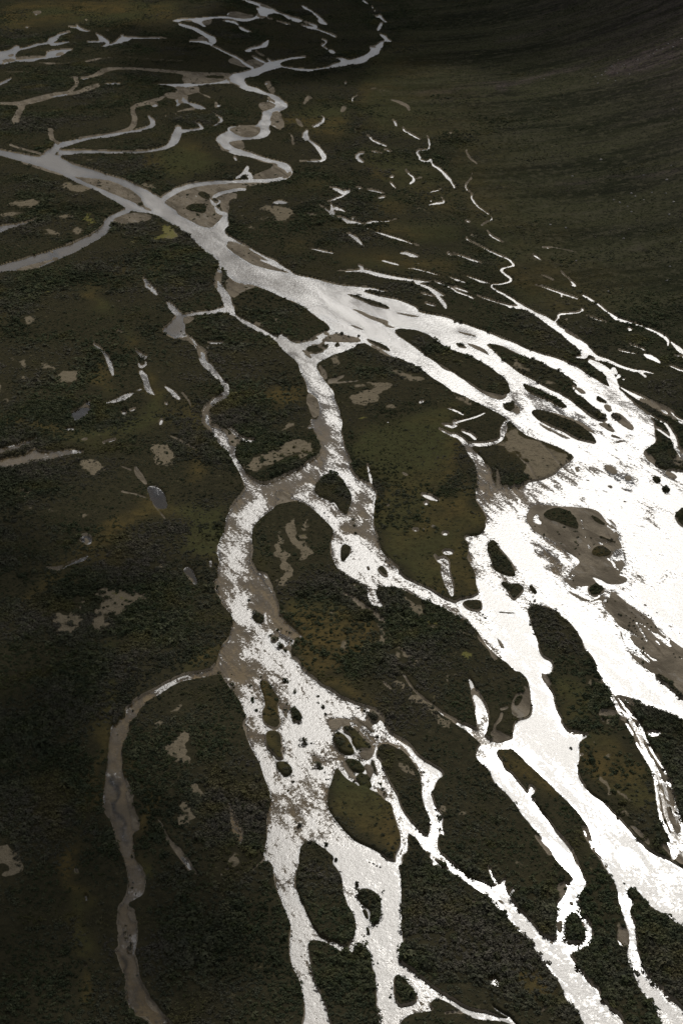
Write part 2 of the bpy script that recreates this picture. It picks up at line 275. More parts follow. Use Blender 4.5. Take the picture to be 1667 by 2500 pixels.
# ---- third row, centre
tile(553, 750)
w('-30,-15 1235,-15 1330,40 1420,55 1510,75 1568,98 1568,590 1480,530 1400,480 1320,420 1250,380 1180,350 1100,345 1050,310 1000,280 950,245 900,250 870,280 800,305 720,330 660,365 620,385 610,410 640,460 690,530 730,575 745,650 775,700 775,740 795,780 780,850 790,920 820,1000 850,1080 860,1140 920,1190 1000,1230 1020,1275 140,1275 130,1220 90,1130 50,1070 15,990 0,970 -20,960 -20,930 80,960 40,1000 80,1050 120,1120 180,1180 240,1220 330,1190 440,1130 510,1110 560,1060 630,1020 655,960 620,890 590,820 580,760 610,775 640,740 630,640 590,600 550,580 545,510 500,440 490,380 440,340 380,290 340,230 270,195 180,150 110,110 50,60 -20,40')
l_('50,-10 60,60 120,85 220,140 290,180 350,205 360,180 400,200 430,225 470,248 560,235 600,210 640,185 715,155 690,120 640,85 600,60 560,20 500,-15 460,-30 200,-150 60,-60','wedge of scrub land between the main river and the thin left channel')
w('-20,520,36 10,560,26 10,600,17')
l_('540,280 570,265 610,262 670,290 660,310 600,325 550,310','small dark scrub islet at the head of the central channel')
l_('640,255 670,250 700,275 680,290 650,275;730,260 760,240 785,260 750,278')
g('700,190 760,175 840,195 900,205 930,235 860,245 800,240 700,240 640,230','pale gravel shoal at the mouth of the central channel')
g('500,285 560,350 590,350 560,300')
bu('790,190,34;750,185,20;905,198,24;620,215,14;680,205,14;710,215,14;830,205,20;690,260,18;860,270,16;800,215,14')
g('830,0 920,25 990,60 1090,85 1110,100 1090,115 1190,150 1300,155 1150,145 1100,140 1050,105 960,75 880,30','brown gravel spine between the two main white channels')
g('1130,30 1250,45 1350,65 1280,70 1180,50;650,55 760,95 800,120 740,95 660,65;820,110 900,130 960,165 880,145')
l_('950,210 1010,230 1090,265 1130,300 1100,305 1040,275 970,235','narrow ragged scrub strip on the left bank of the main river')
g('960,240 1060,290 1140,345 1100,345 1030,300')
l_('1140,160 1180,145 1300,155 1400,200 1450,240 1551,300 1631,320 1711,360 1801,410 1851,450 1911,490 1936,540 1936,590 1891,610 1831,600 1751,580 1671,530 1591,480 1551,450 1480,410 1420,370 1350,330 1300,280 1230,240 1170,195','large lens shaped scrub island between the two white channels')
g('1420,370 1480,390 1560,430 1568,450 1480,430')
g('550,590 600,605 635,640 635,740 600,770 570,720 545,660','brown gravel ledge with dwarf scrub on the central channel left bank')
g('625,400 660,410 690,480 680,510 650,460;690,500 740,490 800,470 820,470 780,495 720,530 690,530;740,525,9 820,515,10 900,508,7')
b('850,620 900,590 970,600 1000,570 1040,610 1000,640 940,650 900,675 850,665;1000,520 1100,520 1105,570 1060,600 1010,590 1000,555;870,550,18 960,545,22;720,380 760,345 820,350 790,380 740,410;1110,450 1200,440 1300,470 1360,490 1330,510 1200,480')
b('150,1070 190,1030 300,1000 400,940 480,920 560,915 580,960 560,1030 500,1070 490,1010 420,1040 360,1060 290,1110 190,1155 150,1120;360,820 430,800 490,795 470,830 420,860 400,870 410,835;1090,690,20 1140,690,20;180,100 240,120 270,160 220,140;310,80,16 340,100,14;470,40,24 485,30,20')
y('900,750 950,735 940,765 910,770;840,765,10 860,768,8')
W('580,760,9 610,830,46;560,830,14 580,825,12;960,1080,12 970,1120,12 980,1160,17 990,1205,22')
W('0,820,12 50,850,22 100,900,22 140,920,22 210,915,12;-20,940,54 20,965,27 40,1000,36 50,1050,36')
g('0,870 40,870 100,910 110,945 60,955 20,920')
P('1320,655,14 1345,645,20;1510,695,12 1560,705,12;1030,808,10 1040,808,9;1098,792,11 1112,788,10;1018,1135,8 1024,1135,8;1200,1140,5 1240,1158,5;1262,568,6 1270,572,5;1470,805,7 1540,820,22 1568,810,26;1450,835,7 1520,870,14 1568,890,12')
s('630,640 670,650 690,740 700,850 690,960 700,1080 640,1130 600,1010 650,960 600,830 600,780 640,740;520,1130 640,1140 620,1200 540,1220;420,300 480,320 500,350 440,330')
r('560,440 620,440 720,580 740,700 780,760 770,860 700,800 680,680 560,560;690,860 790,880 830,1060 700,1080;770,1130 850,1120 960,1230 880,1260')
o('820,900 1050,820 1350,720 1500,650 1568,720 1568,1260 1030,1260 980,1100 860,1000;200,560 400,560 540,600 420,720 250,650')

# ---- third row, right
tile(1107, 750)
w('-20,92 100,125 200,160 280,195 400,240 500,290 600,325 700,350 810,395 870,430 940,480 1010,520 1060,545 1100,555 1130,560 1180,610 1240,670 1310,720 1350,760 1370,830 1370,880 1385,920 1330,960 1290,980 1330,1050 1400,1110 1568,1130 1900,1200 1900,1275 430,1275 450,1230 500,1200 600,1185 690,1150 720,1110 800,1050 830,1030 790,1000 740,970 650,935 560,900 500,880 440,835 400,790 340,745 280,715 200,675 100,620 0,580 -20,575')
g('280,590 380,600 330,640 250,620 150,560 60,500 150,545')
l_('210,250 270,255 340,280 400,310 500,350 560,360 640,400 720,440 770,470 800,500 860,545 800,545 850,600 900,630 940,670 1000,715 1060,770 1050,780 980,770 940,740 860,690 800,645 720,590 640,560 560,510 480,470 400,420 320,350 270,300','longest scrub island, running beside the outer white channel')
l_('470,515 520,540 560,550 640,590 720,630 790,690 740,690 640,640 560,610 520,590 480,550','thin dark scrub island in the middle of the upper right braids')
l_('525,710 560,695 640,710 720,750 800,780 860,810 930,860 970,900 980,935 900,925 820,900 740,850 660,820 580,780 540,740','spindle shaped scrub island with brown tail below the thin dark island')
g('560,780 640,820 720,860 820,905 760,900 680,860 600,820;640,710 760,740 880,790 980,870 1020,910 960,870 860,810 740,755')
l_('770,470 830,500 890,535 850,520 790,490')
g('330,660 400,645 460,690 450,740 400,720 340,700','small brown bar below the tip of the lens shaped island')
l_('350,660 410,650 420,690 390,720 340,690')
l_('970,600 1040,640 1050,660 990,650 970,630')
g('1010,670 1060,660 1090,710 1050,720;1060,740 1120,710 1180,760 1240,820 1220,850 1160,820 1110,780','brown gravel bars dividing the outer white channel')
g('810,545 870,550 920,590 880,600;970,790 1060,790 1110,850 1080,860 1010,820;850,670 920,700 1000,760 1050,790 980,780 900,730')
g('75,240 150,255 220,290 250,345 200,310 130,280','grey teardrop bar above the lens shaped island')
g('0,155 100,175 180,205 60,190;220,245 320,260 420,305 480,335 400,320 300,270')
l_('0,240 60,255 110,285 40,280')
s('1000,1060 1080,1080 1150,1110 1200,1150 1230,1180 1240,1220 1160,1230 1140,1180 1060,1150 1030,1100;1080,880 1150,880 1170,920 1110,920;1330,830 1370,860 1370,900 1340,900;820,1080 860,1100 860,1140 820,1130')
g('1010,1070 1080,1085 1130,1120 1100,1150 1050,1120;1160,1150 1210,1150 1220,1190 1170,1190;820,1085 850,1090 860,1130 830,1130;870,1170 940,1180 920,1200;1030,1210 1100,1220 1070,1250')
g('1280,985 1340,1000 1390,1080 1330,1060')
b('350,860 440,840 520,900 620,960 720,990 800,1040 730,1080 700,1140 600,1180 540,1190 470,1130 500,1080 450,1040 400,990 350,950;0,620 80,650 150,680 90,690 0,660;330,345 420,375 500,420 540,450 440,420 360,370;600,490 700,530 720,560 640,530')
o('350,860 440,840 520,900 620,960 720,990 800,1040 730,1080 700,1140 600,1180 540,1190 470,1130 500,1080 450,1040 400,990 350,950')
g('560,910,8 640,980,9 700,1060,12 720,1080,10;400,980,7 470,1060,10 520,1100,13 560,1180,10')
W('500,1070,12 505,1075,10')
w('0,870,14 50,900,22 100,960,36 130,1010,46 170,1050,56 200,1120,84 220,1200,104 240,1275,124;120,940,22 200,945,22 280,925,22 330,905,18 340,840,44 350,790,22 370,780,12;0,790,16 90,770,11 170,745,11 220,720,7;0,705,12 70,735,9;60,850,11 110,870,16 150,900,16')
s('120,940 330,890 340,800 370,790 350,900 280,950 120,960;150,1080 260,1060 300,1275 180,1275')
g('280,1080 300,1130 330,1220 300,1270;225,1190 245,1190 240,1270 215,1270')
w('380,0,12 480,5,18 560,45,22 640,100,36 720,150,40 800,210,50 880,270,64 920,310,54 980,350,31 1060,370,22 1140,410,18 1220,435,18 1300,440,12 1370,458,5;1270,445,12 1310,475,16;560,40,12 640,75,12 700,115,14;880,300,46 900,345,27 840,345,14;930,370,27 1000,410,50 1060,450,46 1080,500,64 1100,545,56;1110,450,22 1090,430,36;1130,470,22 1120,480,20')
l_('920,335,14 960,350,12;780,255,6 840,270,6')
W('1130,540,12 1200,590,27 1280,630,36 1360,670,31 1430,710,54 1480,735,46 1520,770,31 1568,795,27 1800,900,30;1340,735,18 1400,780,12 1450,800,16 1480,850,18 1500,900,36 1520,960,27 1550,1000,36 1568,1030,46 1800,1150,60;1380,830,14 1430,860,12 1480,900,16')
P('690,100,7 720,80,12 715,50,10 780,45,9 860,40,7 885,20,9 870,5,5;765,92,7 778,88,6;905,60,5 960,80,9 1040,105,5')
W('1010,5,12 1060,40,18 1120,85,34 1200,108,18 1290,132,12 1350,160,18 1420,195,22 1460,225,44 1460,265,17;1480,240,18 1540,290,31 1568,310,26 1700,380,26')
P('1195,150,18 1212,155,20','small bright pool on the dark right slope foot')
P('1200,258,5 1260,275,7 1310,302,9;1120,295,7 1200,310,7 1280,328,5;1510,335,7 1568,340,9 1700,360,9;1150,495,9 1170,495,8')
P('1300,325,22 1350,345,27 1410,380,18','slug shaped white pool on the dark flats at the right')
W('1470,400,9 1530,428,12 1568,440,12 1750,520,14')
l_('1345,990 1380,960 1430,935 1500,970 1520,1010 1500,1060 1440,1085 1380,1060','rounded scrub island at the right edge above the broad white river')
g('1430,1120 1500,1130 1540,1170 1480,1180;1500,1000 1560,1040 1568,1100 1500,1090'); l_('1350,1160 1400,1155 1430,1190 1380,1215')
bu('1365,1175,30;1400,1190,30;1450,1220,22;1370,770,16;375,800,22;405,825,24;355,790,14')
r('960,540 1150,560 1300,740 1370,900 1250,1000 1000,1100 700,1275 1900,1275 1900,1130 1400,1110 1290,980 1380,900 1130,560')

# ---- fourth row, left
tile(0, 1190)
P('1000,-5 1060,-10 1110,20 1135,70 1150,140 1110,155 1070,140 1030,90 1020,40','dark slate pond shaped like a hanging leaf')
g('835,35,12 920,50,9 1000,75,12;1040,100,6 1070,150,8 1130,220,12')
P('550,345 590,325 630,345 635,385 600,390 555,375','small round slate pond in brown heath'); P('605,394,8 614,397,7')
P('620,450,7 590,480,18 550,500,31 500,520,12 430,555,12 380,570,8 320,560,6','thin dark pool string below the round slate pond')
P('1250,550 1290,540 1330,590 1350,650 1340,675 1300,640 1260,590','dark oblong pond beside the lower left river')
P('1440,495,17 1440,530,20 1440,555,11')
s('980,-20 1160,-20 1170,170 1050,170;530,310 650,310 650,400 530,400;300,430 640,430 640,580 300,590;1230,520 1370,520 1370,690 1230,690;1410,470 1470,470 1470,580 1410,580')
b('95,70 130,30 180,0 180,40 160,80 110,75;180,160,17 230,155,14;560,195,20 562,215,20;620,180,20 625,190,18;1030,530 1060,520 1095,550 1080,575 1040,565;395,155,16 425,155,14')
b('640,740 665,710 720,700 790,715 880,712 960,740 1000,780 980,800 940,780 910,790 890,840 850,860 810,880 760,870 720,860 720,830 650,800;640,830 690,820 720,880 765,920 740,955 680,970 640,995 625,970 635,900;500,770 540,750 580,755 575,830 550,880 525,850;370,860 430,850 500,870 580,900 560,960 520,980 480,1010 430,1015 390,940')
y('700,750 800,740 830,780 780,790;420,990 490,990 470,1020;800,860,8 840,870,8')
bu('740,830,22;760,775,20;840,815,26;680,805,20;930,800,36;490,930,26;470,900,18;420,960,16')
o('170,780,60 300,650,80 480,560,80 620,470,100 720,350,120 830,260,100 1000,120,100 1200,150,150 1400,230,100;1568,100 1530,250 1450,450 1480,550 1400,500 1250,400 1300,200;1500,1100,80 1400,1200,90 1300,1260,80;730,1100,60 780,1040,60;850,480,40 700,490,40')

# ---- fourth row, centre
tile(553, 1190)
w('140,-10 1022,-10 1022,60 1005,150 1000,250 1030,360 1050,420 1100,490 1170,560 1200,620 1280,655 1400,710 1480,770 1568,800 1568,870 1480,830 1400,790 1320,760 1240,710 1130,680 1040,685 1010,720 1040,770 1070,820 1050,830 980,800 960,700 930,665 870,640 810,600 760,560 740,520 715,460 710,400 735,300 700,250 650,200 590,150 520,105 460,85 400,110 330,125 330,140 270,180 200,240 180,290 170,350 180,420 165,500 190,565 230,590 300,650 330,740 350,800 365,870 420,930 480,990 520,1020 520,1040 480,1030 450,1080 430,1140 480,1180 510,1220 530,1270 -130,1270 -88,1225 -58,1160 -38,1080 0,1040 30,1000 40,960 50,920 40,880 -18,810 -38,760 -78,700 -88,630 -48,620 -68,555 -48,520 -63,450 -48,370 -18,310 -8,210 20,170 60,100 130,30')
l_('600,-10 660,-80 740,-95 790,-60 830,0 850,40 860,90 830,150 820,195 760,150 740,105 700,95 640,70 600,40','shield shaped scrub island dividing the central channel')
g('325,35 370,20 420,35 450,60 430,85 380,85 340,70','small tan shoal at the head of the round bend')
g('350,85 460,80 500,95 440,100 380,115 320,115')
l_('780,400 820,388 860,410 850,450 820,490 800,520 780,500 785,440','small brown scrub islet ringed by white water mid frame')
l_('1030,550 1060,530 1080,545 1115,610 1080,620 1030,580','dark triangular scrub islet at the right bank of the central channel')
l_('950,540 975,530 985,570 960,570')
bu('670,175,20;700,200,16;865,218,24;875,260,28;882,312,28;710,100,16;730,120,14;1085,505,18;1110,530,18;1130,550,16;1150,510,14;1180,590,14;850,210,12')
s('120,590 190,580 300,680 340,780 340,850 280,870 200,830 150,740 100,680;-80,640 0,620 40,720 -40,700;880,20 950,0 980,60 960,110 900,100;870,130 940,150 930,190 880,180;20,90 200,30 220,80 100,160 40,180;30,1000 100,920 200,960 200,1020 100,1060;-120,1070 0,1050 80,1200 0,1270 -120,1270;800,230 930,250 960,330 860,350 780,300')
s('270,830 360,870 440,960 470,1020 380,1000 300,930')
r('150,30 290,40 300,120 180,240 160,480 60,540 0,480 60,240;540,90 660,120 800,200 760,300 650,200;720,350 900,360 1000,420 1020,500 1200,640 1568,810 1568,860 1200,690 900,620 760,540 720,440;0,760 130,760 190,930 130,1000 60,900;180,1060 280,1040 530,1260 250,1260 100,1200;940,160 1000,160 990,320 950,320')
g('190,565 240,585 275,590 310,660 330,740 290,680 230,610')
l_('175,870 220,850 265,880 250,930 210,930 180,900','round brown scrub islet in the lower left river')
bu('150,770,32;147,836,20;350,975,32;300,1010,28;322,1045,38;370,1090,52;402,1115,36;445,1050,26;430,995,24;350,1035,22;375,965,20;410,985,18;445,1080,18')
g('300,1000 400,1000 440,1050 400,1100 330,1100 300,1050','tan gravel spit crowded with small bushes at the river narrows')
b('370,340 400,250 440,195 465,240 460,300 490,350 520,430 555,530 500,510 440,420 390,380;300,300 330,295 320,370 360,440 390,460 360,480 440,530 460,570 510,630 500,645 440,640 380,570 330,520 310,420;540,210 560,200 570,280 550,290;520,320,18 545,330,16')
g('580,745,6 660,740,10;680,715,7 770,720,10 850,750,18 940,830,34 1000,860,34 1060,910,34 1110,930,7;850,700,14 880,670,9')
l_('940,850 960,850 985,880 960,880')
b('1010,940,26 1040,1000,46 1070,1060,30;1160,1080 1200,1110 1240,1170 1240,1250 1190,1230 1150,1160;1100,1140,36 1110,1150,34;1190,945,7 1280,975,10 1400,1000,9 1550,1040,9;1185,720 1240,740 1330,780 1360,830 1350,880 1300,880 1260,820;680,880,20 685,840,18;780,1040,18 800,1100,11 790,1130,11;800,1030,12 820,1020,10')
y('1350,945 1400,940 1500,970 1490,985 1380,965;1520,1080 1568,1110 1560,1120')
P('1330,50,12 1390,70,27 1450,95,14','small white pool on the brown heath right of the central channel'); P('1355,117,18 1375,113,18;1093,130,9 1108,130,9;1275,298,13 1310,300,13;1346,296,7 1354,296,7;1402,274,6 1420,278,6;1475,322,18 1510,318,20;1208,840,10 1222,842,10')
P('1420,470,10 1440,510,14 1490,500,46 1500,600,54 1530,690,46 1540,740,36;1480,450,26 1540,450,22','long ragged white pool hanging in the brown heath')
o('1030,0 1568,0 1568,700 1480,740 1280,640 1200,580 1060,400 1010,250;360,760 650,770 800,800 880,900 980,950 1060,1100 900,1100 800,1260 560,1260 440,1130 520,1040 400,900')
o('180,300,20 175,450,30 250,600,30 300,680,20')

# ---- fourth row, right
tile(1107, 1190)
w('140,-10 155,90 190,150 230,210 215,290 180,330 60,340 100,380 110,430 95,490 150,580 155,660 180,740 60,770 20,790 0,800 -10,870 60,900 140,960 200,1040 250,1110 320,1170 380,1210 440,1280 2100,1280 2100,-10')
l_('65,780 130,765 195,770 195,850 110,850 60,810','small dark islet where the diagonal channel meets the white channel')
l_('-30,760 60,752 100,745 170,740 175,730 60,700 -20,720')
g('510,140 560,115 640,120 800,130 960,145 1020,190 1110,240 1120,320 1155,430 1170,500 1140,600 1060,600 940,545 880,520 830,540 870,510 800,460 760,435 700,380 600,330 540,300 500,240 495,190','large brown gravel island in the glare with scrub patches and rills')
g('600,390 680,450 740,530 690,500 640,460')
g('1140,600 1060,600 940,545 880,520 830,540 790,600 900,600 1000,630 1060,670 1170,660 1190,620')
g('760,620 840,600 900,600 980,640 1040,690 1020,740 930,790 860,770 790,720 750,670','rounded brown bar with one dark scrub patch in the glare')
g('1010,790 1080,700 1130,740 1200,800 1300,870 1370,920 1410,990 1480,1040 1568,1100 2000,1300 2000,1500 1700,1500 1568,1430 1500,1350 1420,1290 1330,1260 1250,1200 1200,1140 1160,1060 1140,980 1100,900 1030,830','broad grey gravel flat between the two widest white rivers')
s('550,360 620,400 700,510 760,540 720,590 650,600 620,530 560,450;230,810 420,830 440,880 330,900 240,870;320,1000 400,990 370,1070;140,0 290,0 290,60 230,130 180,130')
r('300,150 520,60 1100,-10 2100,-10 2100,1280 1568,1050 1200,760 1120,250 900,130 520,110 480,200 560,360 660,640 900,800 1050,900 1160,1150 1240,1280 1000,1280 860,960 700,800 540,620 400,480 280,300;110,350 230,340 250,480 300,620 440,800 500,900 580,1150 640,1280 400,1280 250,900 180,650 120,450')
W('600,340,12 680,420,40 760,480,60 840,515,42;570,190,34 560,230,34 600,245,20;640,350,17 720,420,14')
W('830,160,10 870,220,10 900,330,8 900,400,8 910,470,5;1020,200,12 1080,265,13;980,540,8 1050,590,8;730,610,14 800,595,10 870,600,8;970,640,8 1040,690,14 1100,690,14 1180,660,14;930,795,22 1000,760,14 1050,715,10')
l_('600,185 680,140 760,150 820,200 855,260 850,300 780,280 720,250 640,225','dark scrub mat on the large brown gravel island, its biggest')
l_('920,190 980,210 1050,265 1000,265 940,220')
l_('945,430 1000,400 1060,430 1080,470 1000,485 940,470'); o('945,430 1000,400 1060,430 1080,470 1000,485 940,470')
l_('1000,345,18 1100,385,16;920,690 960,665 1030,680 1020,720 960,745 925,725')
bu('1180,880,14;1215,860,14;1240,895,16;1280,880,14;1330,875,18;1350,895,18;1320,935,16;1350,960,18;1380,960,20;1200,930,16;1230,950,18;1190,975,14;1250,990,14;1260,930,14;1205,900,14;1225,920,14;1240,970,14;1500,1145,18;1540,1165,18;1510,1165,14;1050,785,10;1100,780,10;815,640,12;720,325,18;555,270,14;860,460,12;935,350,16;1300,900,12;1215,985,12')
l_('235,370 265,355 300,380 310,440 380,500 410,560 435,610 380,610 320,590 270,560 250,490 230,430','dark upright scrub island at the top of the inner white channel')
l_('315,650 360,640 390,660 430,650 470,670 485,710 440,750 420,780 390,770 360,700','dark scrub island just below the upright one in the inner channel')
l_('500,660 540,670 580,730 550,735 520,700','small dark scrub islet between the two inner white channels')
bu('540,748,18;555,780,26;520,780,14;195,870,22;215,893,24;180,875,14')
l_('500,830 540,800 620,810 690,840 750,890 820,950 860,1010 885,1060 900,1110 940,1160 980,1250 1000,1330 1050,1380 1100,1400 1000,1500 950,1700 760,1650 700,1500 690,1380 670,1290 680,1200 610,1170 580,1110 570,1040 540,970 510,890','large dark scrub island between the white channels at right, rounded head')
g('300,370 340,440 390,490 460,600 410,560 330,470;900,1090 950,1150 990,1240 950,1200;280,990 350,1080 350,1110 320,1100;150,1000 200,1060 260,1130 310,1180 270,1200 240,1120 160,1040')
l_('1410,0 1450,-5 1490,20 1440,50'); l_('1500,190 1540,150 1568,130 1700,150 1700,300 1568,280 1520,240','dark scrub islet at the right edge in the broad white river')
g('1160,95,20 1180,100,14;1370,155,16 1380,165,14;1500,90,10 1515,95,12;1300,800,20 1315,810,18;1380,850,16 1395,865,14;1150,715,14 1170,718,12;1290,275,8 1310,275,8;1410,400,8 1420,405,8')
y('0,1100 60,1110 120,1120 180,1145 150,1160 60,1165 0,1130')
b('0,1000,26 110,1010,20')
o('0,0 130,0 160,110 210,220 180,320 60,340 90,500 140,600 170,730 60,740 0,650')

# ---- fifth row, left
tile(0, 1630)
w('1568,-40 1480,0 1380,35 1250,55 1140,110 1050,160 960,200 900,250 860,295 870,340 820,350 810,385 765,390 750,480 745,560 740,650 725,720 725,800 710,880 710,980 770,1060 790,1150 810,1260 920,1260 905,1190 910,1120 960,1115 940,1020 920,960 910,880 880,800 830,720 845,640 830,560 870,480 885,440 885,380 940,330 960,280 985,260 1000,230 1080,185 1150,140 1250,90 1400,70 1480,45 1568,60')
s('1568,-20 1220,50 1220,100 1568,50;1050,150 860,300 740,400 740,690 840,690 880,380 1060,190;700,720 850,740 960,1120 920,1260 780,1260 690,1000')
g('725,900 760,900 770,1000 800,1060 780,1050 715,980;870,820 900,860 930,990 950,1110 900,1110 900,1000 870,900')
r('1050,100 1230,60 1230,100 1060,170;830,480 870,480 840,540;730,690 840,680 820,720 740,750;860,270 960,270 940,310 870,320')
b('1200,465 1290,450 1300,510 1330,560 1345,640 1370,680 1300,675 1230,630 1150,610 1140,550 1210,540;985,420 1060,405 1040,440 1000,465;1150,300,14 1250,290,18;1310,810 1350,790 1400,840 1430,885 1390,885 1330,850;1200,950 1250,940 1320,990 1330,1030 1370,1080 1320,1075 1260,1030')
g('1075,1040,7 1110,1080,13 1130,1140,17 1160,1200,22 1230,1255,28')
P('1545,900,10 1558,908,10')
bu('1190,605,26;1015,435,18;805,458,16;910,295,26;960,295,16;945,320,12;1495,35,28;1350,40,16')
o('780,100,80 700,400,120 680,700,80 660,950,80;950,900,60 980,1100,80;870,600,40 900,750,50;1300,20,60')

# ---- fifth row, centre
tile(553, 1630)
w('-100,-5 540,-5 545,50 600,80 640,130 720,160 770,210 850,240 930,270 1010,290 1050,310 1070,360 1090,410 1130,470 1220,505 1260,540 1290,600 1360,650 1460,705 1475,745 1440,760 1410,830 1390,860 1420,940 1450,980 1490,1030 1470,1080 1500,1160 1460,1120 1440,1180 1445,1280 260,1280 275,1180 280,1080 275,1010 300,940 300,880 270,770 240,680 200,600 160,540 130,440 110,375 145,375 140,340 110,260 75,190 20,130 -20,60')
l_('730,690 760,685 800,740 860,790 900,815 960,830 1030,850 1080,900 1130,930 1150,1000 1180,1100 1195,1200 1160,1280 1160,1330 1100,1320 1030,1255 900,1200 830,1140 760,1070 710,1000 690,930 690,860 720,770','large brown heath island with a pointed top in the lower centre')
l_('215,95 250,85 300,110 330,170 370,220 355,280 380,380 360,425 300,420 245,380 245,290 270,260 250,190','tall brown heath island at the head of the lower braids')
l_('265,430 360,430 380,500 385,590 400,630 340,635 320,600 270,560 260,500','squarish brown heath island just below the tall one')
l_('325,650 390,640 430,660 455,710 430,740 400,755 360,710','small brown heath islet below the squarish one')
l_('430,270 470,265 510,310 515,360 480,385 445,390 440,330','small oval heath islet right of the tall brown island')
l_('385,270 410,265 420,340 400,350')
l_('795,400 850,400 900,440 950,500 1005,540 990,560 920,560 870,540 860,480 800,440','curved brown islet, the upper right one of a close pair')
l_('730,450 780,440 830,480 860,530 885,595 820,600 760,570 730,520','oval brown islet, the lower left one of a close pair')
l_('800,620 870,625 920,640 945,720 880,720 830,690','brown islet below the close pair of islets')
l_('870,730 950,725 980,780 1000,830 910,820','brown islet touching the top of the large heath island')
l_('945,315 990,310 1030,350 1030,390 980,375','small dark oval islet in the upper right elbow of the lower braids')
l_('870,315 890,340 960,390 1030,450 1000,450 930,390 880,360;980,630 1005,630 1020,690 1040,750 1020,745 985,690')
l_('1040,530 1100,520 1200,570 1260,640 1320,720 1335,790 1340,930 1370,980 1395,1080 1380,1170 1300,1110 1230,1030 1190,950 1170,890 1110,800 1070,720 1050,640 1020,600','dark scrub island between the two narrow right hand channels')
l_('1230,1120 1290,1160 1340,1230 1390,1310 1420,1330 1300,1400 1200,1320 1240,1240')
bu('400,90,42;420,100,30;470,170,38;40,115,32;50,135,24;165,125,28;175,215,42;185,235,30;205,290,30;625,195,30;660,270,42;675,318,30;630,240,20;530,515,58;550,525,30;580,518,22;598,520,14;625,665,54;640,685,36;655,690,20;670,718,20;680,765,18;696,762,12;410,668,24;440,712,30;455,780,32;420,845,24;500,1080,38;470,1055,14;490,1095,24;475,1120,14;940,295,28;900,280,20;1030,470,30;890,555,28;915,565,20;1345,715,24;1050,795,28;1065,830,32;1080,870,32;1040,790,20;870,780,28;885,800,20;235,65,20;35,45,14;130,395,14;765,420,18;578,600,16;600,600,14;1405,860,22;1455,1105,28;680,1210,38;1455,1025,42;1440,1015,24;410,250,22;985,440,22;1425,970,18;455,740,12;1090,880,16')
g('690,360 780,340 860,370 930,420 880,400 800,390 760,430 720,430 690,400;900,580 980,560 1020,540 1010,600 960,640 920,620;1150,490 1230,570 1330,700 1290,680 1200,580;110,375 140,380 145,460 120,440')
g('780,620 850,710 920,800 880,780 800,700;930,640 1000,680 990,760 960,760;1000,800 1060,840 1110,910 1050,870')
s('590,540 700,550 780,620 860,720 900,790 850,770 790,700 740,660 640,690 590,620;650,820 690,780 690,950 720,1040 650,940 630,870;310,900 380,890 400,940 470,980 480,1060 420,1000 330,1000 290,950;150,400 200,390 260,430 250,540 180,540;0,-10 230,-10 210,60 100,110 0,80;1310,690 1460,710 1430,830 1340,800;1060,490 1200,520 1240,590 1120,540;540,1140 660,1140 640,1190 560,1190;430,780 520,760 560,800 480,820;660,340 720,330 730,420 680,420;900,380 1010,520 1040,540 950,600 920,780 990,760 1020,800 1150,900 1100,900 980,800 900,640')
r('70,190 200,220 240,380 160,340;170,540 300,600 320,680 300,720 400,880 330,900 200,600;300,60 540,0 760,210 900,290 840,360 700,330 640,280 720,480 700,540 600,460 520,480 500,560 620,720 640,820 560,850 660,1000 780,1160 1030,1270 280,1270 290,1050 420,1060 540,1130 560,1000 440,880 480,760 420,600 380,430 520,380 420,260 340,160;970,380 1140,490 1060,440;1200,500 1400,690 1350,680;1040,720 1100,800 1050,790;1110,890 1220,1060 1400,1270 1300,1190 1160,980;1340,840 1440,960 1440,1270 1390,1200 1400,1060 1340,920')
P('5,900,11 30,960,26 60,1060,60 90,1150,70 100,1200,44','long dull brownish pool left of the lower white river')
s('-20,880 60,900 160,1200 60,1240')
W('1065,100,5 1130,165,5')
b('1190,90,17 1240,80,34 1270,140,20;1310,220,26 1370,250,20;1270,190,17 1360,200,54 1430,270,46 1500,340,34 1568,370,30;1500,970,30 1540,970,30;1520,35,20 1540,45,18;1150,680,36 1210,730,30')
g('1180,20,8 1210,60,14 1250,130,14 1330,210,18 1400,260,12 1500,340,20 1568,372,22')
o('730,690 760,685 800,740 900,815 1030,850 1130,930 1180,1100 1160,1300 1030,1255 830,1140 710,1000 690,860;215,95 300,110 370,220 380,380 385,590 400,630 455,710 400,755 320,600 260,500 245,290;430,270 510,310 480,385;720,430 850,400 1005,540 900,620 1000,830 870,730 800,620;600,60 760,200 900,260 1050,250 900,150 700,100')

# ---- fifth row, right
tile(1107, 1630)
w('420,-10 490,60 520,110 530,200 540,290 520,350 430,370 415,420 400,490 450,510 380,555 440,590 500,660 560,710 640,780 720,860 800,940 880,1030 920,1100 940,1160 990,1280 1340,1280 1240,1160 1170,1080 1080,990 1020,920 960,880 880,800 840,720 850,650 860,600 850,510 880,490 930,460 800,460 760,420 730,350 690,270 680,200 650,140 600,80 600,-10')
w('170,550 150,600 170,640 240,700 270,780 350,850 400,910 450,980 490,1040 560,1120 640,1200 730,1280 820,1280 760,1200 690,1120 640,1050 590,980 550,920 520,880 480,840 430,780 390,730 340,700 330,650 290,600 290,560 400,560 440,520 400,490 340,515 290,525 230,490')
w('0,370,18 60,400,22 120,435,36 180,480,54 240,530,54 320,545,44 400,520,54;105,80,14 130,150,34 160,220,52 190,290,80 200,380,80 200,440,50')
s('0,350 200,440 420,480 440,520 300,570 160,520;150,300 250,300 250,440 160,440;160,560 300,560 300,640 180,640')
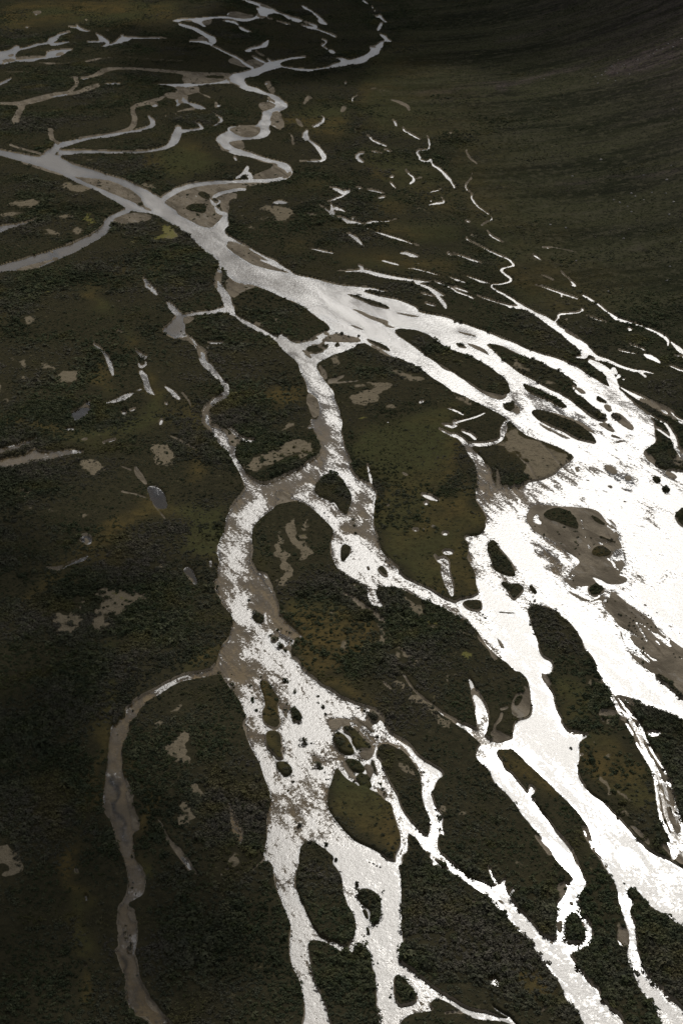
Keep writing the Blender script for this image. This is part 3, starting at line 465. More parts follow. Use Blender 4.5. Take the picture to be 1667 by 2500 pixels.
r('420,-10 600,-10 690,270 760,420 860,520 850,720 1080,990 1340,1280 990,1280 800,940 450,600 420,420 540,300;200,620 300,680 500,860 820,1280 740,1280 450,980 240,700;120,100 240,290 180,300')
g('415,200 440,180 490,175 510,140 525,170 520,330 440,355 400,330 395,250','brown gravel pocket tucked in the left bank of the lower right river')
l_('415,210 480,185 460,250 415,275')
g('330,290,20 370,280,16;335,320,20 320,370,20 280,410,17 280,440,20;240,450 300,440 350,470 400,480 330,520 290,525;490,140,16 505,160,14;600,20 640,60 670,130 650,130 610,80')
W('520,810,12 540,840,34 520,870,34'); l_('540,850,8 550,848,8')
w('995,-10 1340,-10 1360,50 1420,110 1500,170 1568,230 2000,450 2000,600 1568,370 1500,320 1420,300 1300,260 1220,210 1120,180 1060,150 1030,100 1000,40')
r('995,-10 1340,-10 1568,230 2000,450 2000,600 1568,370 1220,210 1030,100')
g('960,0 1000,40 1060,150 1040,130 980,90 950,60')
w('1060,160,36 1110,220,54 1150,290,72 1200,360,90 1250,430,90 1280,510,82 1330,600,72 1390,700,90 1430,800,110 1450,900,124 1470,1000,140 1510,1100,130 1560,1200,104 1620,1300,100')
s('1050,140 1130,190 1290,420 1340,520 1260,520 1180,400 1100,260;1350,620 1450,720 1520,900 1568,1100 1400,1000 1400,850;1420,950 1568,1060 1568,1260 1480,1180')
g('1130,190 1250,240 1240,280 1160,230;1300,440 1420,430 1410,470 1340,490;1000,290 1090,300 1170,330 1200,390 1140,370 1060,340 940,330 900,210 920,220 950,290')
l_('1180,360,20 1190,372,18;1235,430,20 1240,450,20;1310,570,14 1330,610,14;1400,780,14 1410,820,16;1480,960,16 1490,990,20;1440,880,14 1450,900,14;1440,1040,16 1450,1060,16')
g('1150,300,16 1165,320,16;1230,470,14 1245,500,14;1290,520,14 1300,545,12;1380,690,18 1395,730,16;1430,830,18 1440,860,16;1490,900,22 1500,940,20;1420,960,20 1430,990,20;1500,1050,26 1520,1090,24;1450,740,16 1465,780,16')
b('900,60,14 940,140,11 980,210,11;1020,540,14 1020,580,20;1070,650,16 1080,670,14;1050,760,34 1080,790,34 1050,900,20;1150,880,20 1180,930,16;1140,1040,14 1250,1090,20;70,968,16 110,960,20;910,30,10 1000,120,10;1000,300,30 1100,310,40;980,480,16 1000,520,10;1130,380,30 1150,400,26')
W('1010,360,12 1020,380,9')
g('740,380,22 765,375,22;780,430 850,440 920,455 800,455;860,580 890,600 860,610')
bu('795,550,28;805,560,20;845,670,22;760,400,24;780,400,20')
g('1180,1070 1240,1100 1340,1180 1340,1230 1260,1150;860,1080 910,1100 930,1180 980,1250 900,1200;560,1160,16 600,1210,34 650,1265,44')
W('1460,1190,11 1500,1230,54')
o('320,580 480,640 640,800 800,970 700,900 560,850 420,760;700,60 880,80 920,330 750,400 690,200;860,480 1100,450 1330,640 1360,900 1250,1000 1000,800 870,700')

# ---- bottom row, left
tile(0, 2050)
w('790,0 905,0 925,60 920,110 960,180 980,230 990,300 980,370 940,400 880,430 870,460 920,490 930,560 930,650 930,720 910,790 940,850 945,950 970,1000 1010,1060 1080,1150 1130,1220 1180,1275 1300,1420 1160,1420 1000,1230 920,1200 890,1150 865,1090 855,1030 870,990 840,880 810,790 780,765 820,755 805,640 810,560 820,460 850,440 880,370 890,300 890,220 860,150 820,70')
s('780,0 1000,0 1000,320 880,320;800,440 940,470 940,660 800,680;790,770 940,780 1000,1050 1300,1420 1160,1420 900,1200 840,900')
r('890,330 970,330 900,430 850,450;815,680 860,680 860,770 820,760;900,640 930,640 920,780 900,780')
g('990,1040 1080,1150 1140,1240 1100,1200 1010,1100;800,600 830,560 840,640 815,680;870,480 925,500 930,570 890,550')
l_('855,575 870,600 870,700 850,700 845,620;880,700 910,720 905,790 870,770')
bu('860,590,18;855,640,20;862,680,18;895,725,28;885,755,30;892,655,20;905,330,22;910,295,14;900,110,14;905,120,10;940,925,10;930,370,12')
b('-200,50 50,45 70,70 90,140 135,260 100,290 40,315 30,230 -200,210')
g('1140,0,14 1190,60,26 1250,120,50 1290,180,50 1320,220,32 1360,250,12;1240,215,14 1280,225,12;1400,285,5 1370,330,9 1385,380,5;1530,220,11 1500,270,5;1540,210,10 1568,200,8')
P('518,212,10 528,236,12;580,380,18 590,430,11;583,865,14 588,875,14')
o('500,100,120 520,300,80 620,600,120 620,780,100;1010,150,120 1040,250,80;560,950,80 540,1100,80')

# ---- bottom row, centre
tile(553, 2050)
w('275,-10 520,-10 500,60 490,160 470,280 480,340 520,440 570,560 620,640 640,670 720,690 790,720 830,740 800,770 720,720 640,690 555,690 565,800 590,940 640,1060 670,1140 710,1280 760,1420 500,1420 520,1280 540,1150 520,1050 490,940 440,860 430,740 440,620 410,500 370,400 335,340 320,180 290,150 250,150 165,230 250,130 255,90')
w('500,-20 880,-10 1000,60 1080,100 1140,150 1175,180 1190,300 1190,600 1205,740 1180,750 1195,850 1280,900 1370,990 1480,1060 1600,1130 1600,1170 1480,1090 1410,1090 1380,1140 1420,1170 1330,1180 1250,1200 1180,1250 1120,1420 1045,1420 1045,1280 1030,1170 1020,950 1000,870 970,840 1000,830 980,780 940,730 880,710 860,770 830,760 850,700 880,650 885,580 870,510 820,430 800,350 790,260 760,210 720,160 730,110 690,70 620,20')
l_('500,60 530,20 560,10 600,15 650,50 700,85 720,110 715,160 760,210 790,260 800,350 820,430 870,510 885,580 870,660 830,720 760,680 680,650 620,620 580,570 530,450 480,340 475,290 490,160','large dark scrub island in the bottom centre between white channels')
l_('1150,930 1190,925 1230,960 1290,1030 1310,1100 1280,1130 1170,1160 1145,1080 1140,1000','dark rounded triangle island at the bottom centre fork')
l_('870,290 900,290 905,330 880,335')
l_('900,340 970,330 1030,370 1055,410 1050,540 1020,600 980,560 985,490 930,450 890,390','brown scrub island inside the right branch at the bottom centre')
l_('920,470 960,480 975,560 950,540;950,590 975,600 985,670 960,650;730,125 760,130 755,160 735,150;860,740 900,715 950,760 980,800 900,800 870,780')
bu('975,155,18;1000,165,18;1025,180,18;1050,190,20;940,660,16;960,695,16;1060,360,16;1075,350,18;1005,850,16;685,30,28;670,20,18;775,220,16;1130,1015,20;1118,1080,28;1125,1060,18;445,660,16;1380,100,22;1400,155,22;745,140,28;890,310,34;965,630,24;715,135,14;540,25,20;1035,845,14;640,1010,14')
r('275,-10 520,0 480,280 350,300 260,100;360,330 460,330 580,640 540,700 440,620;450,700 560,720 590,940 710,1280 760,1420 500,1420 540,1150 470,880;650,0 880,0 1170,180 1200,600 1190,740 1300,930 1600,1150 1400,1060 1290,1010 1200,920 1130,920 1140,1180 1340,1140 1400,1170 1200,1210 1100,1420 1050,1420 1020,950 890,700 880,510 800,350')
s('380,280 470,290 450,320 390,320;820,340 880,340 890,390 840,390;1050,730 1150,740 1150,820 1060,780')
w('1210,20,34 1200,60,34 1180,100,44 1180,160,34'); g('1200,60,14 1185,110,14')
w('1320,-10 1440,-10 1440,60 1490,120 1568,180 1620,220 1620,260 1530,230 1450,190 1390,160 1370,80')
g('1350,20 1380,80 1410,150 1390,150 1370,90')
l_('1420,110 1500,160 1540,220 1480,190 1420,140')
b('20,120 60,80 120,60 140,120 100,150 20,165'); g('0,225,8 90,225,8;1210,680,14 1245,655,14;170,225,8 250,140,10;935,1080,9 950,1100,14;875,940,5 882,965,5')

# ---- bottom row, right
tile(1107, 2050)
w('-40,150 40,215 120,260 200,290 270,320 340,310 370,370 420,440 480,520 540,590 590,650 650,680 700,690 760,750 790,800 850,870 900,950 960,1020 1010,1090 1060,1150 1120,1190 1170,1275 1260,1420 980,1420 890,1275 860,1190 790,1130 760,1080 740,1010 700,950 640,890 600,840 560,770 520,700 460,650 400,570 350,510 300,470 230,390 160,340 80,280 0,225 -40,205')
r('-40,150 270,320 480,520 700,690 1170,1275 1260,1420 980,1420 740,1010 560,770 300,470 0,225')
W('240,180,5 260,240,20 290,290,17 310,310,17;360,270,12 330,300,20 350,340,26;415,330,12 390,380,22')
g('270,390 340,410 360,450 300,420;600,1180,14 640,1140,10')
w('580,-10 740,-10 790,70 830,140 870,220 910,310 880,340 840,410 860,480 920,560 950,620 945,700 900,740 830,770 780,790 740,760 700,690 690,600 700,540 710,440 760,390 780,320 830,270 780,220 720,160 660,90 620,60')
s('600,0 640,20 740,90 830,170 900,290 890,320 820,270 740,170 640,80;860,660 950,640 950,700 880,730')
r('640,-10 740,-10 830,140 760,80;780,300 880,320 830,420 700,470;700,460 760,480 720,560;720,640 790,770 720,740;900,580 950,620 930,700;770,720 900,720 880,760')
g('700,330 760,290 790,310 770,380 720,410 700,380;780,420 820,420 820,460 790,450;700,560 740,540 735,640 700,630;640,690 680,700 680,750 650,740;870,560 900,560 920,600 890,590')
l_('770,515 830,495 870,550 910,650 890,700 800,710 750,690 755,600','small square scrub island ringed by thin white threads, lower right')
w('900,-10 1250,-10 1340,90 1440,130 1568,200 2000,420 2000,900 1568,600 1500,550 1400,490 1330,450 1290,390 1240,335 1190,330 1180,380 1240,450 1200,460 1220,560 1250,640 1250,740 1280,850 1330,940 1420,1030 1500,1100 1568,1180 1680,1290 1760,1420 1520,1420 1430,1290 1380,1170 1300,1060 1240,960 1210,880 1180,800 1200,740 1210,660 1180,580 1150,480 1130,430 1120,350 1100,290 1040,210 990,140 930,60')
r('950,-10 1250,-10 1440,130 1568,200 2000,420 2000,900 1568,600 1330,430 1190,330 1100,290 1000,100;1150,460 1210,460 1260,640 1240,830 1180,800 1210,660;1240,860 1300,900 1400,1040 1568,1200 1760,1420 1520,1420 1240,960')
s('1120,330 1190,350 1170,430 1130,420;940,60 1060,190 1030,200 960,110;1300,870 1420,1010 1540,1160 1480,1150 1350,1000')
g('960,80 1060,190 1030,180 970,110;1120,600 1190,620 1200,720 1150,760 1120,700;1320,440 1400,490 1350,490;1060,160,18 1100,190,14;1280,880,14 1330,960,14;1420,1040,16 1470,1110,16')
bu('1163,300,20;1190,360,24;1230,370,44;1205,345,30;890,735,20;830,145,16')
b('610,380 650,360 680,410 650,430;470,150 530,180 520,210;950,950 1020,930 1100,900 1140,895 1080,960 1000,970;610,1130 660,1090 660,1120 620,1150;1120,610,26 1160,640,30;940,990,30 990,1080,26;640,890,16 690,930,12;1150,900,12 1100,800,12')
P('690,1072,8 696,1070,8;138,433,9 150,434,9;232,43,7 244,44,6;256,433,5 264,434,5;340,1016,13 350,1026,13;384,1012,7 392,1014,7')
P('225,950 268,930 310,985 300,1015 255,1000','small still pond flashing the sun in the dark bottom scrub')
w('0,1120,22 60,1160,27 150,1200,54 250,1220,44 350,1235,22 420,1260,18 470,1340,20;270,1140,9 310,1180,12 370,1210,10 410,1250,12;0,1188,5 60,1190,5;-60,1195,5 0,1190,5')
r('0,1100 420,1200 420,1300 0,1200')
W('1490,40,44 1510,90,54 1490,140,9')
g('1400,20 1450,90 1568,190 1568,130 1540,90;1480,920,12 1490,1000,16 1500,1050,12;930,990 990,1020 1000,1100 960,1040')
o('880,20 960,80 1000,160 940,120;360,850 600,900 720,1100 500,1100;520,250 640,300 680,400 560,300')

# ---- fast water
tile(553, 320)
r('480,1090 700,1075 1100,1130 1340,1240 600,1240;750,950 1000,960 1280,1040 1500,1150 1480,1230 1280,1080 1000,1000')
tile(553, 750)
r('500,-15 1300,-15 1568,90 1568,590 1320,420 1100,345 950,245 760,150 640,60;340,190 480,260 560,420 700,260 900,240 660,360 600,420 500,420')
tile(1107, 750)
r('-20,92 300,190 600,325 1010,520 1385,920 1330,980 690,1180 800,1050 650,935 400,790 200,675 0,580 -20,575')
tile(0, 320)
r('-60,115 270,182 520,235 780,315 980,390 1150,510 1380,655 1568,720 1568,960 1400,820 1150,625 980,490 780,345 440,300 150,205')
tile(553, 320)
r('-20,700 150,900 450,980 700,1050 600,1180 300,1100 0,960')
tile(1107, 750)
s('490,560 560,600 640,650 720,690 840,730 980,790 1060,860 1000,870 900,800 800,740 640,690 540,650;300,390 400,445 560,505 700,600 800,650 760,660 640,590 500,520 380,460;0,140 100,155 200,205 100,195;230,240 400,300 500,340 420,340 300,290;380,600 440,600 480,700 440,740 400,700')
g('1080,880,24 1130,895,18;1110,925,18 1165,915,14;1195,872,12 1225,885,10;1095,965,12 1120,985,14;900,905,8 960,935,10;700,780,6 800,835,9;560,170,4 566,172,4;630,650,5 760,705,7;130,200,5 220,225,7')
tile(1107, 1190)
g('640,55,10 690,58,8;780,110,8 830,112,8;860,30,10 900,40,8;1010,20,14 1060,40,12;1240,460,8 1250,520,6;1330,640,7 1350,680,6;1500,660,14 1530,690,10;1450,560,6 1470,590,6;1200,700,10 1240,715,10;1400,730,6 1430,780,6;440,330,8 500,420,8;350,640,8 370,700,8;260,640,10 300,740,8;300,850,16 420,860,14')
s('1180,580 1240,640 1300,760 1230,720 1180,660;1340,90 1420,180 1400,220 1330,150;500,120 620,90 760,110 620,130')

# ---- deep dark pools
tile(0, 750)
dk('460,690 520,690 570,665 590,640 640,620 625,680 645,700 610,750 540,795 490,785;920,1090 1020,1085 1080,1180 1140,1260 960,1260;690,930,24 800,905,24;430,840,24 520,830,24;170,940,30 260,880,34')
tile(0, 1190)
dk('985,-20 1070,-20 1125,20 1150,70 1165,150 1110,170 1060,145 1020,90;530,320 590,310 645,340 650,395 590,400 545,385;300,570,20 430,555,24 500,520,34 560,495,40 630,450,24;1235,545 1290,525 1345,590 1365,650 1340,690 1290,650;1440,485,26 1440,560,24')
tile(0, 1630)
dk('770,725 825,715 815,830 820,950 850,1080 890,1190 870,1200 825,1100 790,980 770,850')
tile(0, 2050)
dk('860,780 900,800 905,900 880,960 865,860;505,205 540,205 540,250 510,240;565,365 600,365 605,450 575,450')
tile(1107, 750)
dk('1060,1110 1140,1130 1230,1190 1230,1250 1150,1230 1090,1160')
tile(1107, 1630)
g('1100,200,26 1150,290,44 1200,360,60 1250,430,60 1280,510,54 1330,600,44 1390,700,60 1430,800,76 1450,900,90 1470,1000,100 1510,1100,90')
W('1080,180,14 1130,270,14 1215,380,18 1262,470,16 1300,560,20 1340,640,20 1400,740,22 1418,840,18 1440,930,22 1450,1010,20 1500,1120,26 1560,1220,40;1180,300,10 1235,370,12 1290,500,12;1440,740,12 1480,860,14 1500,980,14 1530,1080,16;1350,620,10 1420,800,10 1470,960,12')
# ---------------------------------------------------------------- survey raster (1 cell = RS source pixels)
RU0, RU1, RV0, RV1, RS = -420, 2120, -110, 2760, 1.25
RW, RH = int((RU1-RU0)/RS), int((RV1-RV0)/RS)
def _smooth(p, closed):
    p = np.array(p, float)
    for _ in range(2):
        if closed:
            q = np.roll(p, -1, 0)
        else:
            q = p[1:]; 
        a = (p if closed else p[:-1])
        c1 = a*0.78+q*0.22; c2 = a*0.22+q*0.78
        n = np.empty((2*len(a), p.shape[1])); n[0::2] = c1; n[1::2] = c2
        if not closed: n = np.vstack([p[:1], n, p[-1:]])
        p = n
    return p
def _box(lo, hi):
    i0 = max(0, int((lo[0]-RU0)/RS)-2); i1 = min(RW, int((hi[0]-RU0)/RS)+3)
    j0 = max(0, int((lo[1]-RV0)/RS)-2); j1 = min(RH, int((hi[1]-RV0)/RS)+3)
    return i0, i1, j0, j1
def draw_poly(img, p, val):
    p = _smooth(p, True)
    i0, i1, j0, j1 = _box(p.min(0), p.max(0))
    if i1 <= i0 or j1 <= j0: return
    X = RU0+(np.arange(i0, i1)+.5)*RS
    q = np.roll(p, -1, 0)
    for j in range(j0, j1):
        Y = RV0+(j+.5)*RS
        m = (p[:,1] <= Y) != (q[:,1] <= Y)
        if not m.any(): continue
        a, c = p[m], q[m]
        xs = np.sort(a[:,0]+(Y-a[:,1])/(c[:,1]-a[:,1])*(c[:,0]-a[:,0]))
        k = np.searchsorted(xs, X) & 1
        img[j, i0:i1][k == 1] = val
def draw_stroke(img, p, val, taper=False):
    if len(p) == 1: p = [p[0], [p[0][0]+.5, p[0][1], p[0][2]]]
    p = _smooth(p, False)
    if taper:
        L_ = np.r_[0, np.cumsum(np.hypot(*np.diff(p[:, :2], axis=0).T))]; e_ = np.minimum(L_, L_[-1]-L_)/(.22*L_[-1]+1e-6)
        p[:, 2] *= (.5+.5*np.clip(e_, 0, 1))*(.72 if p[0, 1] < 760 and p[0, 0] > 780 else 1.0)
    for a, c in zip(p[:-1], p[1:]):
        R = max(a[2], c[2])/2+1
        i0, i1, j0, j1 = _box(np.minimum(a, c)[:2]-R, np.maximum(a, c)[:2]+R)
        if i1 <= i0 or j1 <= j0: continue
        X = RU0+(np.arange(i0, i1)+.5)*RS; Y = (RV0+(np.arange(j0, j1)+.5)*RS)[:,None]
        d = c[:2]-a[:2]; L = max(d@d, 1e-6)
        t = np.clip(((X-a[0])*d[0]+(Y-a[1])*d[1])/L, 0, 1)
        dist = np.hypot(X-a[0]-t*d[0], Y-a[1]-t*d[1])
        rad = np.maximum((a[2]+(c[2]-a[2])*t)/2, .7)
        img[j0:j1, i0:i1][dist < rad] = val
def draw(img, f, val=1):
    if f[1] == 'poly': draw_poly(img, f[2], val)
    else: draw_stroke(img, f[2], val, f[0] in 'WP' and val == 1)
def blur(a, sig):
    a = a.astype(np.float32)
    r = int(sig*3)+1
    k = np.exp(-.5*(np.arange(-r, r+1)/sig)**2); k /= k.sum(); k = k.astype(np.float32)
    for ax in (0, 1):
        pad = [(0,0),(0,0)]; pad[ax] = (r, r)
        b_ = np.pad(a, pad, mode='edge'); out = np.zeros_like(a)
        n = a.shape[ax]
        for i, kk in enumerate(k):
            out += kk*(b_[i:i+n] if ax == 0 else b_[:, i:i+n])
        a = out
    return a
cls = np.zeros((RH, RW), np.uint8)       # 0 land, 1 water, 2 gravel
ids = {k: np.zeros((RH, RW), np.uint8) for k in ('isle', 'bar', 'pond')}
id_label = {'isle': [''], 'bar': [''], 'pond': ['']}
calm = np.zeros((RH, RW), np.uint8); rough = np.zeros((RH, RW), np.uint8)
bare = np.zeros((RH, RW), np.uint8); moss = np.zeros((RH, RW), np.uint8); openg = np.zeros((RH, RW), np.uint8)
deep = np.zeros((RH, RW), np.uint8)
BUSH = []
for f in FEAT:
    if f[0] == 'w': draw(cls, f)
for f in FEAT:
    if f[0] == 'g': draw(cls, f, 2)
for f in FEAT:
    if f[0] == 'l': draw(cls, f, 0)
for f in FEAT:
    if f[0] == 'W': draw(cls, f, 1)
    elif f[0] == 'P': draw(cls, f, 1)
    elif f[0] == 'r': draw(rough, f, 1)
    elif f[0] == 's': draw(calm, f, 1)
    elif f[0] == 'k': draw(deep, f, 1)
    elif f[0] == 'b': draw(bare, f, 1)
    elif f[0] == 'y': draw(moss, f, 1)
    elif f[0] == 'o': draw(openg, f, 1)
    elif f[0] == 'B': BUSH += f[2]
for u_, v_, d_ in BUSH:
    draw_stroke(cls, [[u_, v_, d_*.55]], 0)
for f in FEAT:
    k = {'l': 'isle', 'g': 'bar', 'P': 'pond'}.get(f[0])
    if k and f[3]:
        if f[3] not in id_label[k]: id_label[k].append(f[3])
        n = id_label[k].index(f[3])
        if f[1] == 'poly':
            p = np.array(f[2])[:, :2]; draw_poly(ids[k], p, n)
            pc = np.vstack([p, p[:1]]); draw_stroke(ids[k], np.c_[pc, np.full(len(pc), 7.)], n)
        else:
            p = np.array(f[2]); p[:, 2] += 7; draw_stroke(ids[k], p, n)
# ---------------------------------------------------------------- noise on the ground plane
def _hash(ix, iy, seed):
    h = (ix.astype(np.int64)*374761393+iy.astype(np.int64)*668265263+seed*974634777) & 0xffffffff
    h = ((h ^ (h >> 13))*1274126177) & 0xffffffff
    return ((h ^ (h >> 16)) & 0xffff)/65535.0
def vnoise(x, y, seed=0):
    ix, iy = np.floor(x), np.floor(y); fx, fy = x-ix, y-iy
    fx = fx*fx*fx*(fx*(fx*6-15)+10); fy = fy*fy*fy*(fy*(fy*6-15)+10)
    a, b_ = _hash(ix, iy, seed), _hash(ix+1, iy, seed); c, d = _hash(ix, iy+1, seed), _hash(ix+1, iy+1, seed)
    return (a*(1-fx)+b_*fx)*(1-fy)+(c*(1-fx)+d*fx)*fy
def fbm(x, y, sc, oct_=4, seed=0, gain=.5):
    s_, a, t = 0, 1.0, 0
    ca, sa = .8, .6
    for k in range(oct_):
        s_ = s_+a*vnoise(x/sc+17.3*k, y/sc-9.1*k, seed+k); t += a; a *= gain; sc *= .5
        x, y = ca*x-sa*y, sa*x+ca*y
    return s_/t
def sstep(a, b_, x):
    t = np.clip((x-a)/(b_-a), 0, 1); return t*t*(3-2*t)
# ---------------------------------------------------------------- valley side
_f = [ground(u, v) for u, v in ((980, 40), (1120, 250), (1260, 470), (1400, 620), (1700, 820))]
FOOT = np.array([(float(a), float(c)) for a, c in _f])
FOOT = np.vstack([FOOT[0]+(FOOT[0]-FOOT[1])*6, FOOT, FOOT[-1]+(FOOT[-1]-FOOT[-2])*6])
def slope_co(x, y):                          # distance beyond the foot line, distance along it
    best = np.full(np.shape(x), 1e9); along = np.zeros(np.shape(x)); acc = 0.0
    for a, c in zip(FOOT[:-1], FOOT[1:]):
        d = c-a; L = math.hypot(*d); tx, ty = d/L
        t = np.clip((x-a[0])*tx+(y-a[1])*ty, 0, L)
        px, py = a[0]+t*tx, a[1]+t*ty
        dist = np.hypot(x-px, y-py); side = (x-a[0])*(-ty)+(y-a[1])*tx
        m = dist < np.abs(best)
        best = np.where(m, np.where(side > 0, dist, -dist), best); along = np.where(m, acc+t, along); acc += L
    return best, along
def base_z(x, y):
    d, al = slope_co(x, y)
    d = np.maximum(d, 0)
    z = HILL_K*np.where(d < 260, d*d/520, d-130)
    z = np.minimum(z, 900)
    z = z*(1+.10*(fbm(d*.25, al, 70, 3, 5)-.5)*sstep(20, 200, d))
    r_ = np.hypot(x, y)
    far = sstep(2600, 9000, r_)
    z = z*(1-far*.0)+far*(500+700*fbm(x, y, 2600, 4, 21))*(d <= 0)
    return z
def sample(img, u, v):
    fx = np.clip((u-RU0)/RS-.5, 0, RW-1.001); fy = np.clip((v-RV0)/RS-.5, 0, RH-1.001)
    ix, iy = fx.astype(int), fy.astype(int); fx = fx-ix; fy = fy-iy
    return (img[iy, ix]*(1-fx)+img[iy, ix+1]*fx)*(1-fy)+(img[iy+1, ix]*(1-fx)+img[iy+1, ix+1]*fx)*fy
def pick(img, u, v):
    ix = np.clip(((u-RU0)/RS).astype(int), 0, RW-1); iy = np.clip(((v-RV0)/RS).astype(int), 0, RH-1)
    return img[iy, ix]
def inside(u, v): return ((u > RU0) & (u < RU1) & (v > RV0) & (v < RV1)).astype(float)
# ---------------------------------------------------------------- ground grid (finer where it is seen close)
STEP = 2.15
us = np.concatenate([-np.geomspace(420, 5200, 26)[::-1]+0, np.arange(-412, -40, 8.0), np.arange(-40, 1707, STEP), np.arange(1709, 2120, 8.0), np.geomspace(2125, 7000, 26)])
VH = VC-FPX*math.tan(R(DEP))
vs = np.concatenate([VH+np.geomspace(6, -70-VH, 40), np.arange(-66, -30, 4.0), np.arange(-30, 2530, STEP), np.arange(2533, 2770, 8.0), np.geomspace(2780, 5200, 30)])
NU, NV = len(us), len(vs)
U, V = np.meshgrid(us, vs); U = U.ravel(); V = V.ravel()
GX, GY = ground(U, V)
BZ = base_z(GX, GY)
PU, PV = project(GX, GY, BZ)
# crinkled banks: lookups are shifted by ground noise
def warp(x, y):
    wx = (fbm(x, y, 9, 3, 31)-.5)*5.0+(fbm(x, y, 2.2, 2, 33)-.5)*1.5
    wy = (fbm(x, y, 9, 3, 35)-.5)*5.0+(fbm(x, y, 2.2, 2, 37)-.5)*1.5
    return wx, wy
wx, wy = warp(GX, GY)
PIX = np.hypot(np.hypot(GX, GY), H-BZ)/FPX    # metres per source pixel
lim = .19+.12*sstep(600, 1100, GY)
WU, WV = project(GX+wx*lim, GY+wy*lim, BZ)
INS = inside(PU, PV)
wm = blur(cls == 1, 1.0); wn_ = blur(cls == 1, 2.1); gm = blur(cls == 2, 1.6); wide = blur(cls == 1, 7.0)
deep_b = blur(deep, 3.5); calm_b = blur(calm, 6.5); rough_b = blur(rough, 9.0); bare_b = blur(bare, 3.2); moss_b = blur(moss, 3.5); open_b = blur(openg, 8.0)
near = sstep(760, 560, GY); mW = np.clip(sample(wm, WU, WV)*1.22*(1-near)+sample(wn_, WU, WV)*1.10*near, 0, 1)*INS; mG = sample(gm, WU, WV)*INS; mD = sample(wide, WU, WV)*INS
_cx, _cy = (fbm(GX, GY, 7, 4, 45)-.5)*9, (fbm(GX, GY, 7, 4, 47)-.5)*9
CU, CV = project(GX+_cx, GY+_cy, BZ)
aC = sample(calm_b, CU, CV)*INS; aK = sample(deep_b, CU, CV)*INS; aR = sample(rough_b, CU, CV)*INS
wx2, wy2 = (fbm(GX, GY, 14, 4, 41)-.5)*16, (fbm(GX, GY, 14, 4, 43)-.5)*16
QU, QV = project(GX+wx2, GY+wy2, BZ)
aB = sample(bare_b, QU, QV)*INS; aS = sample(bare_b, QU, QV)*INS; aM = sample(moss_b, QU, QV)*INS; aO = sample(open_b, QU, QV)*INS
# ground height: bank, bed, hummocks
gfrac = np.clip(mG/(1-mW+1e-3), 0, 1)
land = sstep(.5, .02, mW)
bank = (.75+.5*fbm(GX, GY, 25, 3, 51))*(1-gfrac)+(.12+.18*fbm(GX, GY, 8, 3, 52))*gfrac
hum = (fbm(GX, GY, 14, 4, 55)-.5)*.9*(1-gfrac)*land
bed = -.10-.85*sstep(.55, 1.0, mD)*(1-.75*aC)-.3*sstep(.5, 1, mW)
fa = R(-62); FX, FY = GX*math.cos(fa)+GY*math.sin(fa), -GX*math.sin(fa)+GY*math.cos(fa)
rill = fbm(FX*.22, FY, 7, 4, 57); shoal = fbm(FX*.35, FY, 16, 4, 58)
rdg = 1-np.abs(2*rill-1)
bank = np.where(gfrac > .3, bank-gfrac*sstep(640, 540, GY)*(.42*sstep(.93, .985, rdg)*sstep(.42, .56, shoal)+.25*sstep(.58, .7, shoal)), bank)
bed = bed+(.55-.30*aR)*sstep(.53, .72, shoal)*sstep(.25, .55, mD)
bed = np.maximum(bed, -.9)
Z = BZ+np.where(mW < .5, land*bank+hum*.8, sstep(.5, 1, mW)*bed+.0)
Z = Z-np.where(mW >= .5, 0.012, 0)
DEPTH0 = BZ-Z; DEPTH = np.clip(DEPTH0, 0, 2)
# ---------------------------------------------------------------- materials
def mat(name):
    m = bpy.data.materials.new(name); m.use_nodes = True; nt = m.node_tree
    for n in list(nt.nodes): nt.nodes.remove(n)
    return m, nt, nt.nodes.new('ShaderNodeOutputMaterial')
class NB:
    def __init__(s_, nt): s_.nt = nt
    def n(s_, typ, ins=None, **kw):
        nd = s_.nt.nodes.new(typ)
        for k, v in kw.items(): setattr(nd, k, v)
        for k, v in (ins or {}).items():
            sk_ = nd.inputs[k]
            if hasattr(v, 'is_output'): s_.nt.links.new(v, sk_)
            else: sk_.default_value = v
        return nd
    def attr(s_, name): return s_.n('ShaderNodeAttribute', attribute_name=name).outputs['Fac']
    def noise(s_, vec, scale, detail=4, rough_=.55, dist=0): return s_.n('ShaderNodeTexNoise', {'Vector': vec, 'Scale': scale, 'Detail': detail, 'Roughness': rough_, 'Distortion': dist}).outputs['Fac']
    def ramp(s_, fac, a, c): return s_.n('ShaderNodeMapRange', {'Value': fac, 'From Min': a, 'From Max': c, 'To Min': 0.0, 'To Max': 1.0}, interpolation_type='SMOOTHSTEP').outputs[0]
    def mix(s_, fac, a, c):
        nd = s_.nt.nodes.new('ShaderNodeMix'); nd.data_type = 'RGBA'
        for i, v in ((0, fac), (6, a), (7, c)):
            if hasattr(v, 'is_output'): s_.nt.links.new(v, nd.inputs[i])
            else: nd.inputs[i].default_value = v if i == 0 else (*v, 1)
        return nd.outputs[2]
    def math(s_, op, a, c=0.0): return s_.n('ShaderNodeMath', {0: a, 1: c}, operation=op).outputs[0]
